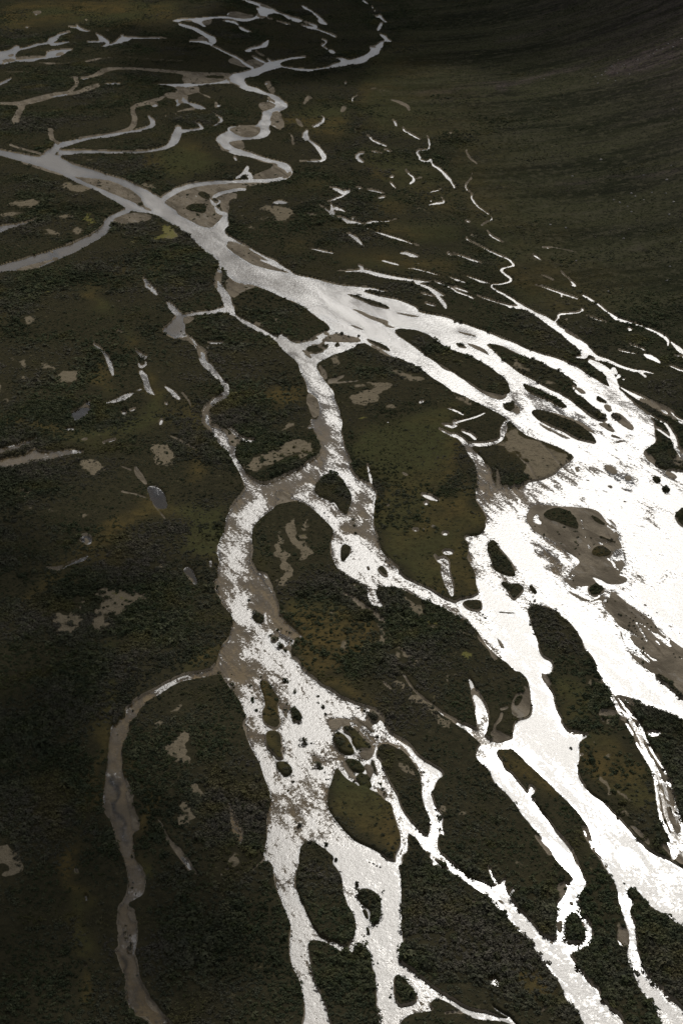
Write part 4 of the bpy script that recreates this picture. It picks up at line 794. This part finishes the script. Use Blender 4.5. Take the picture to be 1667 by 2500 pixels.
def ground_material():
    m, nt, out = mat('valley_floor'); q = NB(nt)
    pos = q.n('ShaderNodeNewGeometry').outputs['Position']
    sco = q.n('ShaderNodeAttribute', attribute_name='slope_co').outputs['Vector']
    big, mid, fine, grit = q.noise(pos, .012, 4), q.noise(pos, .06, 5), q.noise(pos, .45, 5, .65), q.noise(pos, 2.2, 4, .7)
    heath = q.mix(q.ramp(mid, .35, .65), C_HEATH_A, C_HEATH_B)
    heath = q.mix(q.ramp(big, .4, .62), heath, C_HEATH_C)
    heath = q.mix(q.ramp(fine, .42, .75), heath, C_HEATH_D)
    scrub = q.mix(q.ramp(fine, .35, .65), C_SCRUB_A, C_SCRUB_B)
    veg = q.mix(q.attr('open'), scrub, heath)
    # valley side: stripes down the fall line, scree above
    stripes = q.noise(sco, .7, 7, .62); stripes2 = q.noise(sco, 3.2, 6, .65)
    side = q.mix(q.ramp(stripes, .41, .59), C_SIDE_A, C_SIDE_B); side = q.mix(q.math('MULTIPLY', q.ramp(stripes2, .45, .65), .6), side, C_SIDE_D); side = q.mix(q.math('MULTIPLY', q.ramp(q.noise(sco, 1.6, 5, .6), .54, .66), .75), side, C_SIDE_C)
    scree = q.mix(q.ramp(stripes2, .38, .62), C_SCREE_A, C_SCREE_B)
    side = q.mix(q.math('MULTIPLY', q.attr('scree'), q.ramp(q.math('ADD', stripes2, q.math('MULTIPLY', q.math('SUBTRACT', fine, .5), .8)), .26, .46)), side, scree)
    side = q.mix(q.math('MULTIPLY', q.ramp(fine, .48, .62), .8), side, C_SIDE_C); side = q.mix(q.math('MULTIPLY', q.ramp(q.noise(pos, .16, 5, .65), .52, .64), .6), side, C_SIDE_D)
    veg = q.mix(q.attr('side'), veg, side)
    bare_c = q.mix(q.ramp(grit, .3, .7), C_BARE_A, C_BARE_B); bare_c = q.mix(q.math('MULTIPLY', q.ramp(fine, .5, .66), .6), bare_c, C_BARE_C)
    patchy = q.math('ADD', q.math('MULTIPLY', q.math('SUBTRACT', fine, .5), 1.1), q.math('MULTIPLY', q.math('SUBTRACT', q.noise(pos, .14, 4, .6), .5), 1.5))
    veg = q.mix(q.math('MULTIPLY', q.ramp(q.math('ADD', q.attr('bare'), patchy), .28, .58), .92), veg, bare_c)
    veg = q.mix(q.math('MULTIPLY', q.ramp(q.math('ADD', q.attr('moss'), q.math('MULTIPLY', patchy, 1.25)), .42, .75), .8), veg, C_MOSS)
    grav = q.mix(q.ramp(grit, .3, .72), C_GRAV_A, C_GRAV_B)
    grav = q.mix(q.ramp(mid, .42, .68), grav, C_GRAV_C)
    grav = q.mix(q.math('MULTIPLY', q.ramp(fine, .56, .72), .5), grav, C_GRAV_D)
    fl = q.n('ShaderNodeAttribute', attribute_name='flow_co').outputs['Vector']
    st = q.noise(fl, .12, 5, .65, .6)
    grav = q.mix(q.math('MULTIPLY', q.ramp(st, .48, .62), .75), grav, C_GRAV_E)
    grav = q.mix(q.math('MULTIPLY', q.ramp(q.noise(fl, .3, 4, .6, .5), .58, .68), .6), grav, C_GRAV_F)
    gsel = q.ramp(q.math('ADD', q.attr('gravel'), q.math('MULTIPLY', q.math('SUBTRACT', fine, .5), .5)), .35, .55)
    col = q.mix(gsel, veg, grav)
    bedc = q.mix(q.ramp(fine, .3, .7), C_BED_A, C_BED_B)
    bedc = q.mix(q.ramp(mid, .45, .7), bedc, C_BED_C)
    bedc = q.mix(q.math('MULTIPLY', q.attr('deep'), .9), bedc, C_DEEP)
    col = q.mix(q.attr('bed'), col, bedc)
    h1 = q.math('ADD', q.math('MULTIPLY', fine, .5), q.math('MULTIPLY', grit, .22))
    bp = q.n('ShaderNodeBump', {'Height': h1, 'Strength': .9, 'Distance': 1.2})
    bs = q.n('ShaderNodeBsdfDiffuse', {'Color': col, 'Roughness': .6, 'Normal': bp.outputs[0]})
    nt.links.new(bs.outputs[0], out.inputs['Surface']); return m
def water_material(name):
    m, nt, out = mat(name); q = NB(nt)
    pos = q.n('ShaderNodeNewGeometry').outputs['Position']
    calm_a, rough_a, dep, fl = q.attr('calm'), q.attr('rough'), q.attr('depth'), q.n('ShaderNodeAttribute', attribute_name='flow_co').outputs['Vector']
    n1, n2, n3, n4 = q.noise(fl, .05, 3, .5, .8), q.noise(fl, .24, 6, .66, .8), q.noise(pos, .8, 4, .65), q.noise(pos, 2.6, 3, .7)
    fine = q.noise(pos, 1.3, 5, .75); rip = q.noise(pos, .55, 5, .7)
    # choppiness: riffles against slack water, in patches drawn out along the flow
    val = q.math('ADD', -.09, q.math('ADD', q.math('ADD', q.math('MULTIPLY', n1, .30), q.math('MULTIPLY', n4, .12)), q.math('ADD', q.math('MULTIPLY', n2, .44), q.math('MULTIPLY', n3, .32))))
    t0 = q.math('ADD', q.math('SUBTRACT', T0, q.math('MULTIPLY', rough_a, T_R)), q.math('SUBTRACT', q.math('ADD', q.math('MULTIPLY', q.attr('margin'), T_M), q.math('MULTIPLY', q.math('MAXIMUM', calm_a, q.attr('murk')), T_C)), q.math('MULTIPLY', q.attr('narrow'), T_N)))
    ch = q.n('ShaderNodeMapRange', {'Value': q.math('SUBTRACT', val, t0), 'From Min': -T_W, 'From Max': T_W, 'To Min': .08, 'To Max': 1.0}, interpolation_type='SMOOTHSTEP').outputs[0]
    wide_ = q.n('ShaderNodeMapRange', {'Value': q.math('SUBTRACT', val, t0), 'From Min': -T_W*3.2, 'From Max': T_W*1.5, 'To Min': .06, 'To Max': CH_MID}, interpolation_type='SMOOTHSTEP').outputs[0]
    ch = q.math('MAXIMUM', ch, wide_)
    far_ = q.math('MULTIPLY', q.n('ShaderNodeMapRange', {'Value': q.math('ADD', q.math('MULTIPLY', n1, .5), q.math('ADD', q.math('MULTIPLY', n2, .25), q.math('MULTIPLY', n3, .25))), 'From Min': .36, 'From Max': .60, 'To Min': CH_FAR0, 'To Max': CH_FAR1}).outputs[0], q.math('SUBTRACT', 1.0, q.math('ADD', q.math('MULTIPLY', calm_a, .7), q.math('MULTIPLY', q.attr('narrow'), .22))))
    ch = q.n('ShaderNodeMix', {0: q.attr('sheen'), 2: ch, 3: far_}).outputs[0]
    hgt = q.math('ADD', q.math('MULTIPLY', fine, .45), rip)
    bp = q.n('ShaderNodeBump', {'Height': hgt, 'Strength': q.math('MULTIPLY', ch, BUMP_S), 'Distance': BUMP_D})
    rgh = q.math('ADD', q.math('MULTIPLY', ch, q.math('ADD', RGH_1, q.math('MULTIPLY', q.attr('narrow'), .09))), RGH_0)
    gl = q.n('ShaderNodeBsdfGlossy', {'Color': (1, 1, 1, 1), 'Roughness': rgh, 'Normal': bp.outputs[0]}, distribution='BECKMANN')
    tr = q.n('ShaderNodeBsdfTransparent', {'Color': (.86, .83, .76, 1)})
    silt = q.n('ShaderNodeBsdfDiffuse', {'Color': (*C_SILT, 1)})
    turb = q.n('ShaderNodeMapRange', {'Value': q.math('MULTIPLY', dep, q.math('SUBTRACT', 1.0, q.attr('murk'))), 'From Min': .05, 'From Max': 1.2, 'To Min': TURB0, 'To Max': TURB1}).outputs[0]
    body = q.n('ShaderNodeMixShader', {0: turb, 1: tr.outputs[0], 2: silt.outputs[0]})
    fr = q.n('ShaderNodeFresnel', {'IOR': q.math('ADD', 1.29, q.math('MULTIPLY', ch, WATER_IOR-1.29)), 'Normal': bp.outputs[0]})
    mx = q.n('ShaderNodeMixShader', {0: fr.outputs[0], 1: body.outputs[0], 2: gl.outputs[0]})
    nt.links.new(mx.outputs[0], out.inputs['Surface']); return m
def leaf_material(name, cols, inst=True):
    m, nt, out = mat(name); q = NB(nt)
    pos = q.n('ShaderNodeNewGeometry').outputs['Position']
    rnd = q.n('ShaderNodeObjectInfo').outputs['Random']
    big, mid = q.noise(pos, .018, 4), q.noise(pos, .35, 3)
    c = q.mix(q.ramp(rnd, .1, .9), cols[0], cols[1]); c = q.mix(q.ramp(big, .42, .64), c, cols[2]); c = q.mix(q.math('MULTIPLY', q.ramp(mid, .45, .7), .6), c, cols[3]); c = q.mix(q.math('MULTIPLY', q.ramp(q.noise(pos, .035, 4), .54, .66), .6), c, cols[4]); c = q.mix(q.math('MULTIPLY', q.ramp(q.noise(pos, .022, 5, .6), .5, .64), .65), c, cols[5])
    d = q.n('ShaderNodeBsdfDiffuse', {'Color': c}); t = q.n('ShaderNodeBsdfTranslucent', {'Color': c})
    mx = q.n('ShaderNodeMixShader', {0: .25, 1: d.outputs[0], 2: t.outputs[0]})
    nt.links.new(mx.outputs[0], out.inputs['Surface']); return m
M_GROUND = ground_material(); M_WATER = water_material('river_water'); M_SHRUB = leaf_material('willow_leaves', C_LEAF)
m, nt, out = mat('rock'); q = NB(nt); pos = q.n('ShaderNodeNewGeometry').outputs['Position']
bs = q.n('ShaderNodeBsdfPrincipled', {'Base Color': q.mix(q.ramp(q.noise(pos, 1.5, 4), .3, .7), (.14, .13, .12), (.26, .24, .22)), 'Roughness': .9}); nt.links.new(bs.outputs[0], out.inputs['Surface']); M_ROCK = m
# ---------------------------------------------------------------- cut the grid into ground, islands, bars, water and ponds
pi, pb, pp = pick(ids['isle'], WU, WV)*(INS > 0), pick(ids['bar'], WU, WV)*(INS > 0), pick(ids['pond'], WU, WV)*(INS > 0)
sd, sal = slope_co(GX, GY)
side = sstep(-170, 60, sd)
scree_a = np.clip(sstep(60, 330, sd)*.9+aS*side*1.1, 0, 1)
SCO = np.stack([sal/30.0+(fbm(sal, sd*.2, 60, 3, 71)-.5)*1.5, sd/210.0, np.zeros_like(sd)], 1)
# flow coordinate: stretched along the river's general run
FLO = np.stack([FX*.33, FY, np.zeros_like(GX)], 1)
strand = sstep(.03, .24, mW)*(mW < .55)*sstep(.36, .54, fbm(GX, GY, 30, 3, 59))
emerged = (mW >= .5)*sstep(.02, -.02, DEPTH0)
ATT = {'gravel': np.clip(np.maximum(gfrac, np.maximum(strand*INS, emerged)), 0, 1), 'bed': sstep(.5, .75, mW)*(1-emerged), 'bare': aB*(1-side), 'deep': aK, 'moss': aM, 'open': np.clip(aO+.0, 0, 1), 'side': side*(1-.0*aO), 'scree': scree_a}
WAT = {'calm': aC, 'rough': aR, 'depth': DEPTH, 'narrow': sstep(.75, .25, mD)*(gfrac < .3), 'murk': aK, 'sheen': sstep(610, 800, GY), 'margin': sstep(.42, .52, mD)*sstep(.80, .62, mD)}
idx = np.arange(NU*NV).reshape(NV, NU)
QUADS = np.stack([idx[1:, :-1], idx[1:, 1:], idx[:-1, 1:], idx[:-1, :-1]], -1).reshape(-1, 4)
def tag(o_, label=None, cat=None, group=None, kind=None):
    for k, v in (('label', label), ('category', cat), ('group', group), ('kind', kind)):
        if v: o_[k] = v
    return o_
def piece(name, quads, z, material, atts, vec=None, label=None, cat=None, group=None):
    used, inv = np.unique(quads, return_inverse=True); inv = inv.reshape(-1, 4)
    me = bpy.data.meshes.new(name); n, f = len(used), len(inv)
    me.vertices.add(n); me.vertices.foreach_set('co', np.stack([GX[used], GY[used], z[used]], 1).astype(np.float32).ravel())
    me.loops.add(f*4); me.loops.foreach_set('vertex_index', inv.astype(np.int32).ravel())
    me.polygons.add(f); me.polygons.foreach_set('loop_start', np.arange(0, f*4, 4, dtype=np.int32)); me.polygons.foreach_set('loop_total', np.full(f, 4, np.int32))
    me.polygons.foreach_set('use_smooth', np.ones(f, bool)); me.update(calc_edges=True)
    for k, a in atts.items():
        at = me.attributes.new(k, 'FLOAT', 'POINT'); at.data.foreach_set('value', a[used].astype(np.float32))
    for k, a in (vec or {}).items():
        at = me.attributes.new(k, 'FLOAT_VECTOR', 'POINT'); at.data.foreach_set('vector', a[used].astype(np.float32).ravel())
    me.materials.append(material)
    ob = bpy.data.objects.new(name, me); SC.collection.objects.link(ob)
    return tag(ob, label, cat, group, 'structure')
fI, fB = pi[QUADS[:, 0]], pb[QUADS[:, 0]]
fB = np.where((mG[QUADS[:, 0]] > .15), fB, 0); fI = np.where(fB > 0, 0, fI)
wet = (mW[QUADS] > .42).any(1) | ((gfrac[QUADS] > .3) & ((Z-BZ)[QUADS] < .01)).any(1)
fP = np.where(wet, pp[QUADS[:, 0]], 0)
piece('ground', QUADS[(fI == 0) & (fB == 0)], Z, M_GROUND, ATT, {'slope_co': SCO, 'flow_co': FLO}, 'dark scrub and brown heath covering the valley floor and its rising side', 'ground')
for n, lb in enumerate(id_label['isle']):
    if n and (fI == n).any(): piece('island', QUADS[fI == n], Z, M_GROUND, ATT, {'slope_co': SCO, 'flow_co': FLO}, lb, 'island', 'islands in the braided river')
for n, lb in enumerate(id_label['bar']):
    if n and (fB == n).any(): piece('gravel_bar', QUADS[fB == n], Z, M_GROUND, ATT, {'slope_co': SCO, 'flow_co': FLO}, lb, 'gravel bar', 'gravel bars along the river')
WZ = BZ
piece('river', QUADS[wet & (fP == 0)], WZ, M_WATER, WAT, {'flow_co': FLO}, 'braided river glittering white against the sun, splitting into many channels', 'river')
for n, lb in enumerate(id_label['pond']):
    if n and (fP == n).any(): piece('pond', QUADS[fP == n], WZ, M_WATER, WAT, {'flow_co': FLO}, lb, 'pond', 'pools in the scrub')
# ---------------------------------------------------------------- shrubs
def leaf_ball(rad, hgt, n, leaf, seed, skirt=.0):
    r_ = np.random.default_rng(seed)
    v, f = [], []
    lobes = [(r_.normal(0, .33, 2)*rad, .55+.5*r_.random()) for _ in range(5)]
    for k in range(n):
        (c, s_) = lobes[k % 5]
        a, e = r_.random()*6.283, math.asin(r_.random()**.75)
        d = np.array([math.cos(a)*math.cos(e), math.sin(a)*math.cos(e), math.sin(e)])
        p = np.array([c[0], c[1], 0])+d*np.array([rad*.7*s_, rad*.7*s_, hgt*(.55+.45*s_)])*(.75+.3*r_.random())
        nrm = d+r_.normal(0, .45, 3); nrm /= np.linalg.norm(nrm)
        t = np.cross(nrm, r_.normal(0, 1, 3)); t /= np.linalg.norm(t); bt = np.cross(nrm, t)
        L = leaf*(.6+.8*r_.random()); w_ = L*(.5+.3*r_.random())
        i = len(v)
        v += [p-t*L-bt*w_*.4, p+bt*w_*-1+t*L*.3, p+t*L+bt*w_*.3, p+bt*w_-t*L*.2]; f.append((i, i+1, i+2, i+3))
    return v, f
def shrub_mesh(name, *a, material=None):
    v, f = leaf_ball(*a); me = bpy.data.meshes.new(name); me.from_pydata([tuple(p) for p in v], [], f); me.materials.append(material or M_SHRUB); return me
PROTO = []
for k in range(6):
    me = shrub_mesh('willow_shrub', 1.0, .95, 70, .24, 100+k); ob = bpy.data.objects.new('shrub_source', me); PROTO.append(ob)
FARP = []
for k in range(4):
    me = shrub_mesh('willow_shrub_far', 1.0, .95, 26, .36, 200+k); ob = bpy.data.objects.new('shrub_source_far', me); FARP.append(ob)
def scatter(name, pts, scl, rot, protos, label):
    me = bpy.data.meshes.new(name); n = len(pts)
    me.vertices.add(n); me.vertices.foreach_set('co', pts.astype(np.float32).ravel())
    for k, a in (('shrub_size', scl), ('shrub_turn', rot)):
        at = me.attributes.new(k, 'FLOAT_VECTOR', 'POINT'); at.data.foreach_set('vector', a.astype(np.float32).ravel())
    at = me.attributes.new('pickno', 'INT', 'POINT'); at.data.foreach_set('value', rng.integers(0, len(protos), n).astype(np.int32))
    ob = bpy.data.objects.new(name, me); SC.collection.objects.link(ob)
    ng = bpy.data.node_groups.new(name, 'GeometryNodeTree')
    ng.interface.new_socket('Geometry', in_out='INPUT', socket_type='NodeSocketGeometry'); ng.interface.new_socket('Geometry', in_out='OUTPUT', socket_type='NodeSocketGeometry')
    N, L = ng.nodes, ng.links
    gi, go = N.new('NodeGroupInput'), N.new('NodeGroupOutput')
    join = N.new('GeometryNodeGeometryToInstance')
    for p in reversed(protos):
        oi = N.new('GeometryNodeObjectInfo'); oi.inputs['Object'].default_value = p; oi.inputs['As Instance'].default_value = True
        L.new(oi.outputs['Geometry'], join.inputs[0])
    N.remove(join); jg = N.new('GeometryNodeJoinGeometry')
    for p in reversed(protos):
        oi = N.new('GeometryNodeObjectInfo'); oi.inputs['Object'].default_value = p; oi.inputs['As Instance'].default_value = True
        L.new(oi.outputs['Geometry'], jg.inputs[0])
    m2p = N.new('GeometryNodeMeshToPoints'); iop = N.new('GeometryNodeInstanceOnPoints')
    def na(nm, ty):
        a = N.new('GeometryNodeInputNamedAttribute'); a.data_type = ty; a.inputs['Name'].default_value = nm; return a.outputs['Attribute']
    L.new(gi.outputs[0], m2p.inputs['Mesh']); L.new(m2p.outputs[0], iop.inputs['Points']); L.new(jg.outputs[0], iop.inputs['Instance'])
    iop.inputs['Pick Instance'].default_value = True
    L.new(na('pickno', 'INT'), iop.inputs['Instance Index']); L.new(na('shrub_turn', 'FLOAT_VECTOR'), iop.inputs['Rotation']); L.new(na('shrub_size', 'FLOAT_VECTOR'), iop.inputs['Scale'])
    L.new(iop.outputs[0], go.inputs[0])
    md = ob.modifiers.new('scatter', 'NODES'); md.node_group = ng
    return tag(ob, label, 'shrubs', None, 'stuff')
def ground_at(x, y):
    """height and masks of the built ground at any point"""
    bz = base_z(x, y); pu, pv = project(x, y, bz)
    wx_, wy_ = warp(x, y); px_ = np.hypot(np.hypot(x, y), H-bz)/FPX; lm = .19+.12*sstep(600, 1100, y)
    wu, wv = project(x+wx_*lm, y+wy_*lm, bz)
    w_, g_, b2 = np.clip(sample(wm, wu, wv)*1.22*(1-sstep(760, 560, y))+sample(wn_, wu, wv)*1.10*sstep(760, 560, y), 0, 1), sample(gm, wu, wv), sample(bare_b, pu, pv)
    gf = np.clip(g_/(1-w_+1e-3), 0, 1); ld_ = sstep(.5, .02, w_)
    bk = (.75+.5*fbm(x, y, 25, 3, 51))*(1-gf)+(.12+.18*fbm(x, y, 8, 3, 52))*gf
    z = bz+ld_*bk+(fbm(x, y, 14, 4, 55)-.5)*.9*(1-gf)*ld_*.8
    return z, w_, gf, b2, sample(open_b, pu, pv), sample(moss_b, pu, pv), pu, pv
def strew(y0, y1, pitch):
    ys = np.arange(y0, y1, pitch); P_ = []
    for yy in ys:
        hw = (yy*math.cos(R(DEP))+H*math.sin(R(DEP)))*(1000/FPX)
        xs = np.arange(-hw, hw, pitch); P_.append(np.stack([xs, np.full_like(xs, yy)], 1))
    P_ = np.concatenate(P_); P_ = P_+rng.uniform(-.55, .55, P_.shape)*pitch
    return P_
def plant(P_):
    x, y_ = P_[:, 0], P_[:, 1]
    z, w_, gf, b2, op, mo, pu, pv = ground_at(x, y_)
    d, al = slope_co(x, y_); sd_ = sstep(-40, 90, d)
    clump = fbm(x, y_, 34, 4, 61); fine = fbm(x, y_, 9, 2, 63)
    cl = sstep(.36, .56, clump*.7+fine*.3); tall = sstep(.42, .6, fbm(x, y_, 55, 3, 69))
    prob = .55+.45*cl
    prob = prob*(1-.90*np.clip(op, 0, 1)*(1-.35*cl))
    prob = np.where(sd_ > .02, prob*(1-sd_)+sd_*(.05+sstep(.47, .60, fbm(al*1.0, d*.25, 26, 4, 67))*.62)*sstep(650, 150, d), prob)
    prob = prob*(w_ < np.where(y_ > 650, .06, .16))*(1-np.clip(gf*2.2, 0, 1)*np.where(y_ > 650, .955, .985))*(1-.94*sstep(.2, .5, b2+(fine-.5)*.8))*(1-.8*np.clip(mo*1.5, 0, 1))
    keep = (rng.random(len(x)) < prob) & (pv > -60) & (pv < 2660) & (pu > -330) & (pu < 2000)
    size = (.42+.68*rng.random(len(x))**1.8)*(.8+.4*cl)*(.70+.62*tall)*(1+.7*(rng.random(len(x)) < .05))*(1-.3*op)*(1-.25*sd_)
    edge = sstep(.0, .18, w_); size = size*(1-.4*edge)
    return np.stack([x, y_, z-.12], 1)[keep], size[keep]
N1, S1 = plant(strew(230, 700, 1.22)); N2, S2 = plant(strew(700, 2150, 1.75))
def sc3(s_): return np.stack([s_*rng.uniform(.9, 1.35, len(s_)), s_*rng.uniform(.9, 1.35, len(s_)), s_*rng.uniform(.6, 1.05, len(s_))], 1)
def ro3(n): return np.stack([rng.normal(0, .12, n), rng.normal(0, .12, n), rng.uniform(0, 6.28, n)], 1)
scatter('shrubbery', N1, sc3(S1), ro3(len(N1)), PROTO, 'low dark willow scrub massed over the nearer valley floor between channels')
scatter('shrubbery', N2, sc3(S2*1.08), ro3(len(N2)), FARP, 'low dark willow scrub massed over the far flats beyond the confluence')
print('shrubs', len(N1), len(N2))
# ---------------------------------------------------------------- bushes one can tell apart, standing in the channels and on the bars
BM = [shrub_mesh('willow_bush', 1.0, .8, 110, .2, 300+k) for k in range(5)]
def bush_label(u, v):
    if v < 1000: return ('small dark bush standing on the pale shoal at the central channel mouth', 'bushes on the shoal at the channel mouth') if 760 < u < 930 and v < 860 else ('small dark bush at the water edge of the upper channels', 'bushes at the edges of the upper channels')
    if u > 1400 and v < 1760: return 'tiny dark bush dotted on the brown gravel bars in the glare', 'bushes dotted on the gravel bars in the glare'
    if u < 420: return 'small dark bush in or beside the tan left hand stream', 'bushes along the tan left stream'
    if v < 1640: return ('small round bush crowding the tan gravel spit at the narrows', 'bushes on the gravel spit at the narrows') if u < 740 and v > 1500 else ('small dark bush standing in the shallows of the central channel', 'bushes in the central channel')
    if v < 2090: return 'round brown bush standing in the white water of the lower braids', 'bushes standing in the lower braids'
    return 'small dark bush standing in the bottom channels', 'bushes in the bottom channels'
bu_ = np.array(BUSH); bx, by = ground(bu_[:, 0], bu_[:, 1])
bz, *_ = ground_at(bx, by)
for k in range(len(BUSH)):
    u, v, d = BUSH[k]; px_ = math.sqrt(bx[k]**2+by[k]**2+H*H)/FPX; rad = max(.45, d*px_*.5)
    ob = bpy.data.objects.new('bush', BM[k % 5]); SC.collection.objects.link(ob)
    ob.location = (bx[k], by[k], bz[k]-.1); ob.rotation_euler = (0, 0, rng.uniform(0, 6.28)); ob.scale = (rad*1.05, rad*1.05*rng.uniform(.8, 1.2), min(rad*.95, 1.9))
    lb, gr = bush_label(u, v); tag(ob, lb, 'bush', gr)
# ---------------------------------------------------------------- pale boulders on the valley side
def rock_mesh(seed):
    import bmesh
    bm = bmesh.new(); bmesh.ops.create_icosphere(bm, subdivisions=2, radius=1.0); r_ = np.random.default_rng(seed); ph = r_.uniform(0, 6, 9)
    for v_ in bm.verts:
        c = v_.co; k = 1+.22*math.sin(3*c.x+ph[0])+.18*math.sin(4*c.y+ph[1])+.12*math.sin(7*c.z+ph[2]+3*c.x)
        v_.co = Vector((c.x*k*1.2, c.y*k, max(c.z*k*.7, -.35)))
    me = bpy.data.meshes.new('boulder'); bm.to_mesh(me); bm.free(); me.materials.append(M_ROCK); return me
RM = [rock_mesh(k) for k in range(4)]
spots = []
_T[:] = [1107, 320, .357143]
spots += [(p[0], p[1], 5) for p in _pts('809,318 660,648 765,672 1213,435 1297,312 1455,342 1485,247 1350,430 1297,478 1500,493 1470,578 1213,562 1135,500 1005,207 1550,768 1475,936 1452,1034 1185,525 835,898 1160,744 1445,435 1240,455 1092,482 1055,1108')]
_T[:] = [1217, 0, .28699]
spots += [(p[0], p[1], 4) for p in _pts('875,650 905,617 990,700 1045,578 1060,560 1180,520 1280,490 1440,385 1480,410 1005,630 930,690 820,665 1310,470 1550,340 1230,505 383,682 1478,940 1010,520 960,575 840,720 1110,640 1390,430 1340,440 1490,370')]
sp = np.array(spots); fx, fy = ground(sp[:, 0], sp[:, 1])
for it in range(30):                          # walk each spot onto the slope it is seen on
    zz = base_z(fx, fy); gx2, gy2 = ground(sp[:, 0], sp[:, 1], zz); fx, fy = fx*.6+gx2*.4, fy*.6+gy2*.4
zz, *_ = ground_at(fx, fy)
for k in range(len(sp)):
    px_ = math.sqrt(fx[k]**2+fy[k]**2+(H-zz[k])**2)/FPX
    ob = bpy.data.objects.new('boulder', RM[k % 4]); SC.collection.objects.link(ob)
    s_ = sp[k, 2]*.5*px_*rng.uniform(.7, 1.15); ob.location = (fx[k], fy[k], zz[k]+.1*s_); ob.rotation_euler = (0, 0, rng.uniform(0, 6.28)); ob.scale = (s_, s_, s_)
    up = sp[k, 1] < 300
    tag(ob, 'pale boulder among the scree high on the valley side' if up else 'pale boulder lying on the grassy lower valley side', 'boulder', 'boulders in the scree' if up else 'boulders on the lower valley side')

# ---------------------------------------------------------------- above the frame: cloud shading the far valley, veil added to dim the left
m, nt, out = mat('cloud_white'); q = NB(nt)
d = q.n('ShaderNodeBsdfDiffuse', {'Color': (.92, .92, .93, 1)}); t = q.n('ShaderNodeBsdfTranslucent', {'Color': (.85, .86, .88, 1)}); tp = q.n('ShaderNodeBsdfTransparent', {'Color': (1, 1, 1, 1)})
mx = q.n('ShaderNodeMixShader', {0: .5, 1: d.outputs[0], 2: t.outputs[0]}); mx2 = q.n('ShaderNodeMixShader', {0: CLOUD_T, 1: mx.outputs[0], 2: tp.outputs[0]})
nt.links.new(mx2.outputs[0], out.inputs['Surface']); M_CLOUD = m; M_WISP = m.copy(); M_WISP.name = 'cloud_wisp'
for n_ in M_WISP.node_tree.nodes:
    if n_.type == 'MIX_SHADER' and abs(n_.inputs[0].default_value-CLOUD_T) < 1e-4: n_.inputs[0].default_value = .62
M_SHADE_VEIL = M_WISP.copy(); M_SHADE_VEIL.name = 'shade_veil'  # mostly transparent, for the added veil that dims the near left
for n_ in M_SHADE_VEIL.node_tree.nodes:
    if n_.type == 'MIX_SHADER' and abs(n_.inputs[0].default_value-.62) < 1e-4: n_.inputs[0].default_value = .82
def cloud(puffs, zc, seed, label, thin=False):
    import bmesh
    r_ = np.random.default_rng(seed); bm = bmesh.new()
    for u, v, rx, ry in puffs:
        gx, gy = ground(u, v); gx = float(gx); gy = float(gy)
        for it in range(20):
            zz = float(base_z(np.array([gx]), np.array([gy]))[0]); g2 = ground(u, v, zz); gx = .6*gx+.4*float(g2[0]); gy = .6*gy+.4*float(g2[1])
        tt = (zc-zz)/SUN.z; c = Vector((gx+SUN.x*tt, gy+SUN.y*tt, zc))
        bits = [(0, 0, 0, .62)]
        for k in range(26):
            an = r_.uniform(0, 6.283); rr = r_.uniform(.45, 1.15); bits.append((rr*math.cos(an), rr*math.sin(an), r_.normal(0, .12), r_.uniform(.10, .34)*(1.35-rr*.6)))
        for ox, oy, oz, f in bits:
            g_ = bmesh.ops.create_icosphere(bm, subdivisions=4, radius=1.0)
            off = Vector((ox*rx, oy*ry, oz*rx)); ph = r_.uniform(0, 100, 3)
            P3 = np.array([v_.co[:] for v_ in g_['verts']])
            nz = fbm(P3[:, 0]+ph[0]+P3[:, 2]*.7, P3[:, 1]+ph[1]-P3[:, 2]*.6, .6, 5, seed, .6)
            for v_, n_ in zip(g_['verts'], nz):
                p = v_.co*(.45+1.1*n_); v_.co = c+off+Vector((p.x*rx*f, p.y*ry*f, p.z*min(rx, ry)*.5*f))
    me = bpy.data.meshes.new('cloud'); bm.to_mesh(me); bm.free(); me.materials.append(M_CLOUD); me.materials.append(M_SHADE_VEIL if thin else M_WISP)
    nf = len(me.polygons)//(27*len(puffs))
    for k, p in enumerate(me.polygons): p.use_smooth = True; p.material_index = 0 if (k//nf) % 27 == 0 and not thin else 1
    ob = bpy.data.objects.new('cloud', me); SC.collection.objects.link(ob); tag(ob, label, 'cloud', None, 'structure')
for k, (pf, zc, lb, th) in enumerate(CLOUD_AND_VEIL): cloud(pf, zc, 900+k, lb, th)
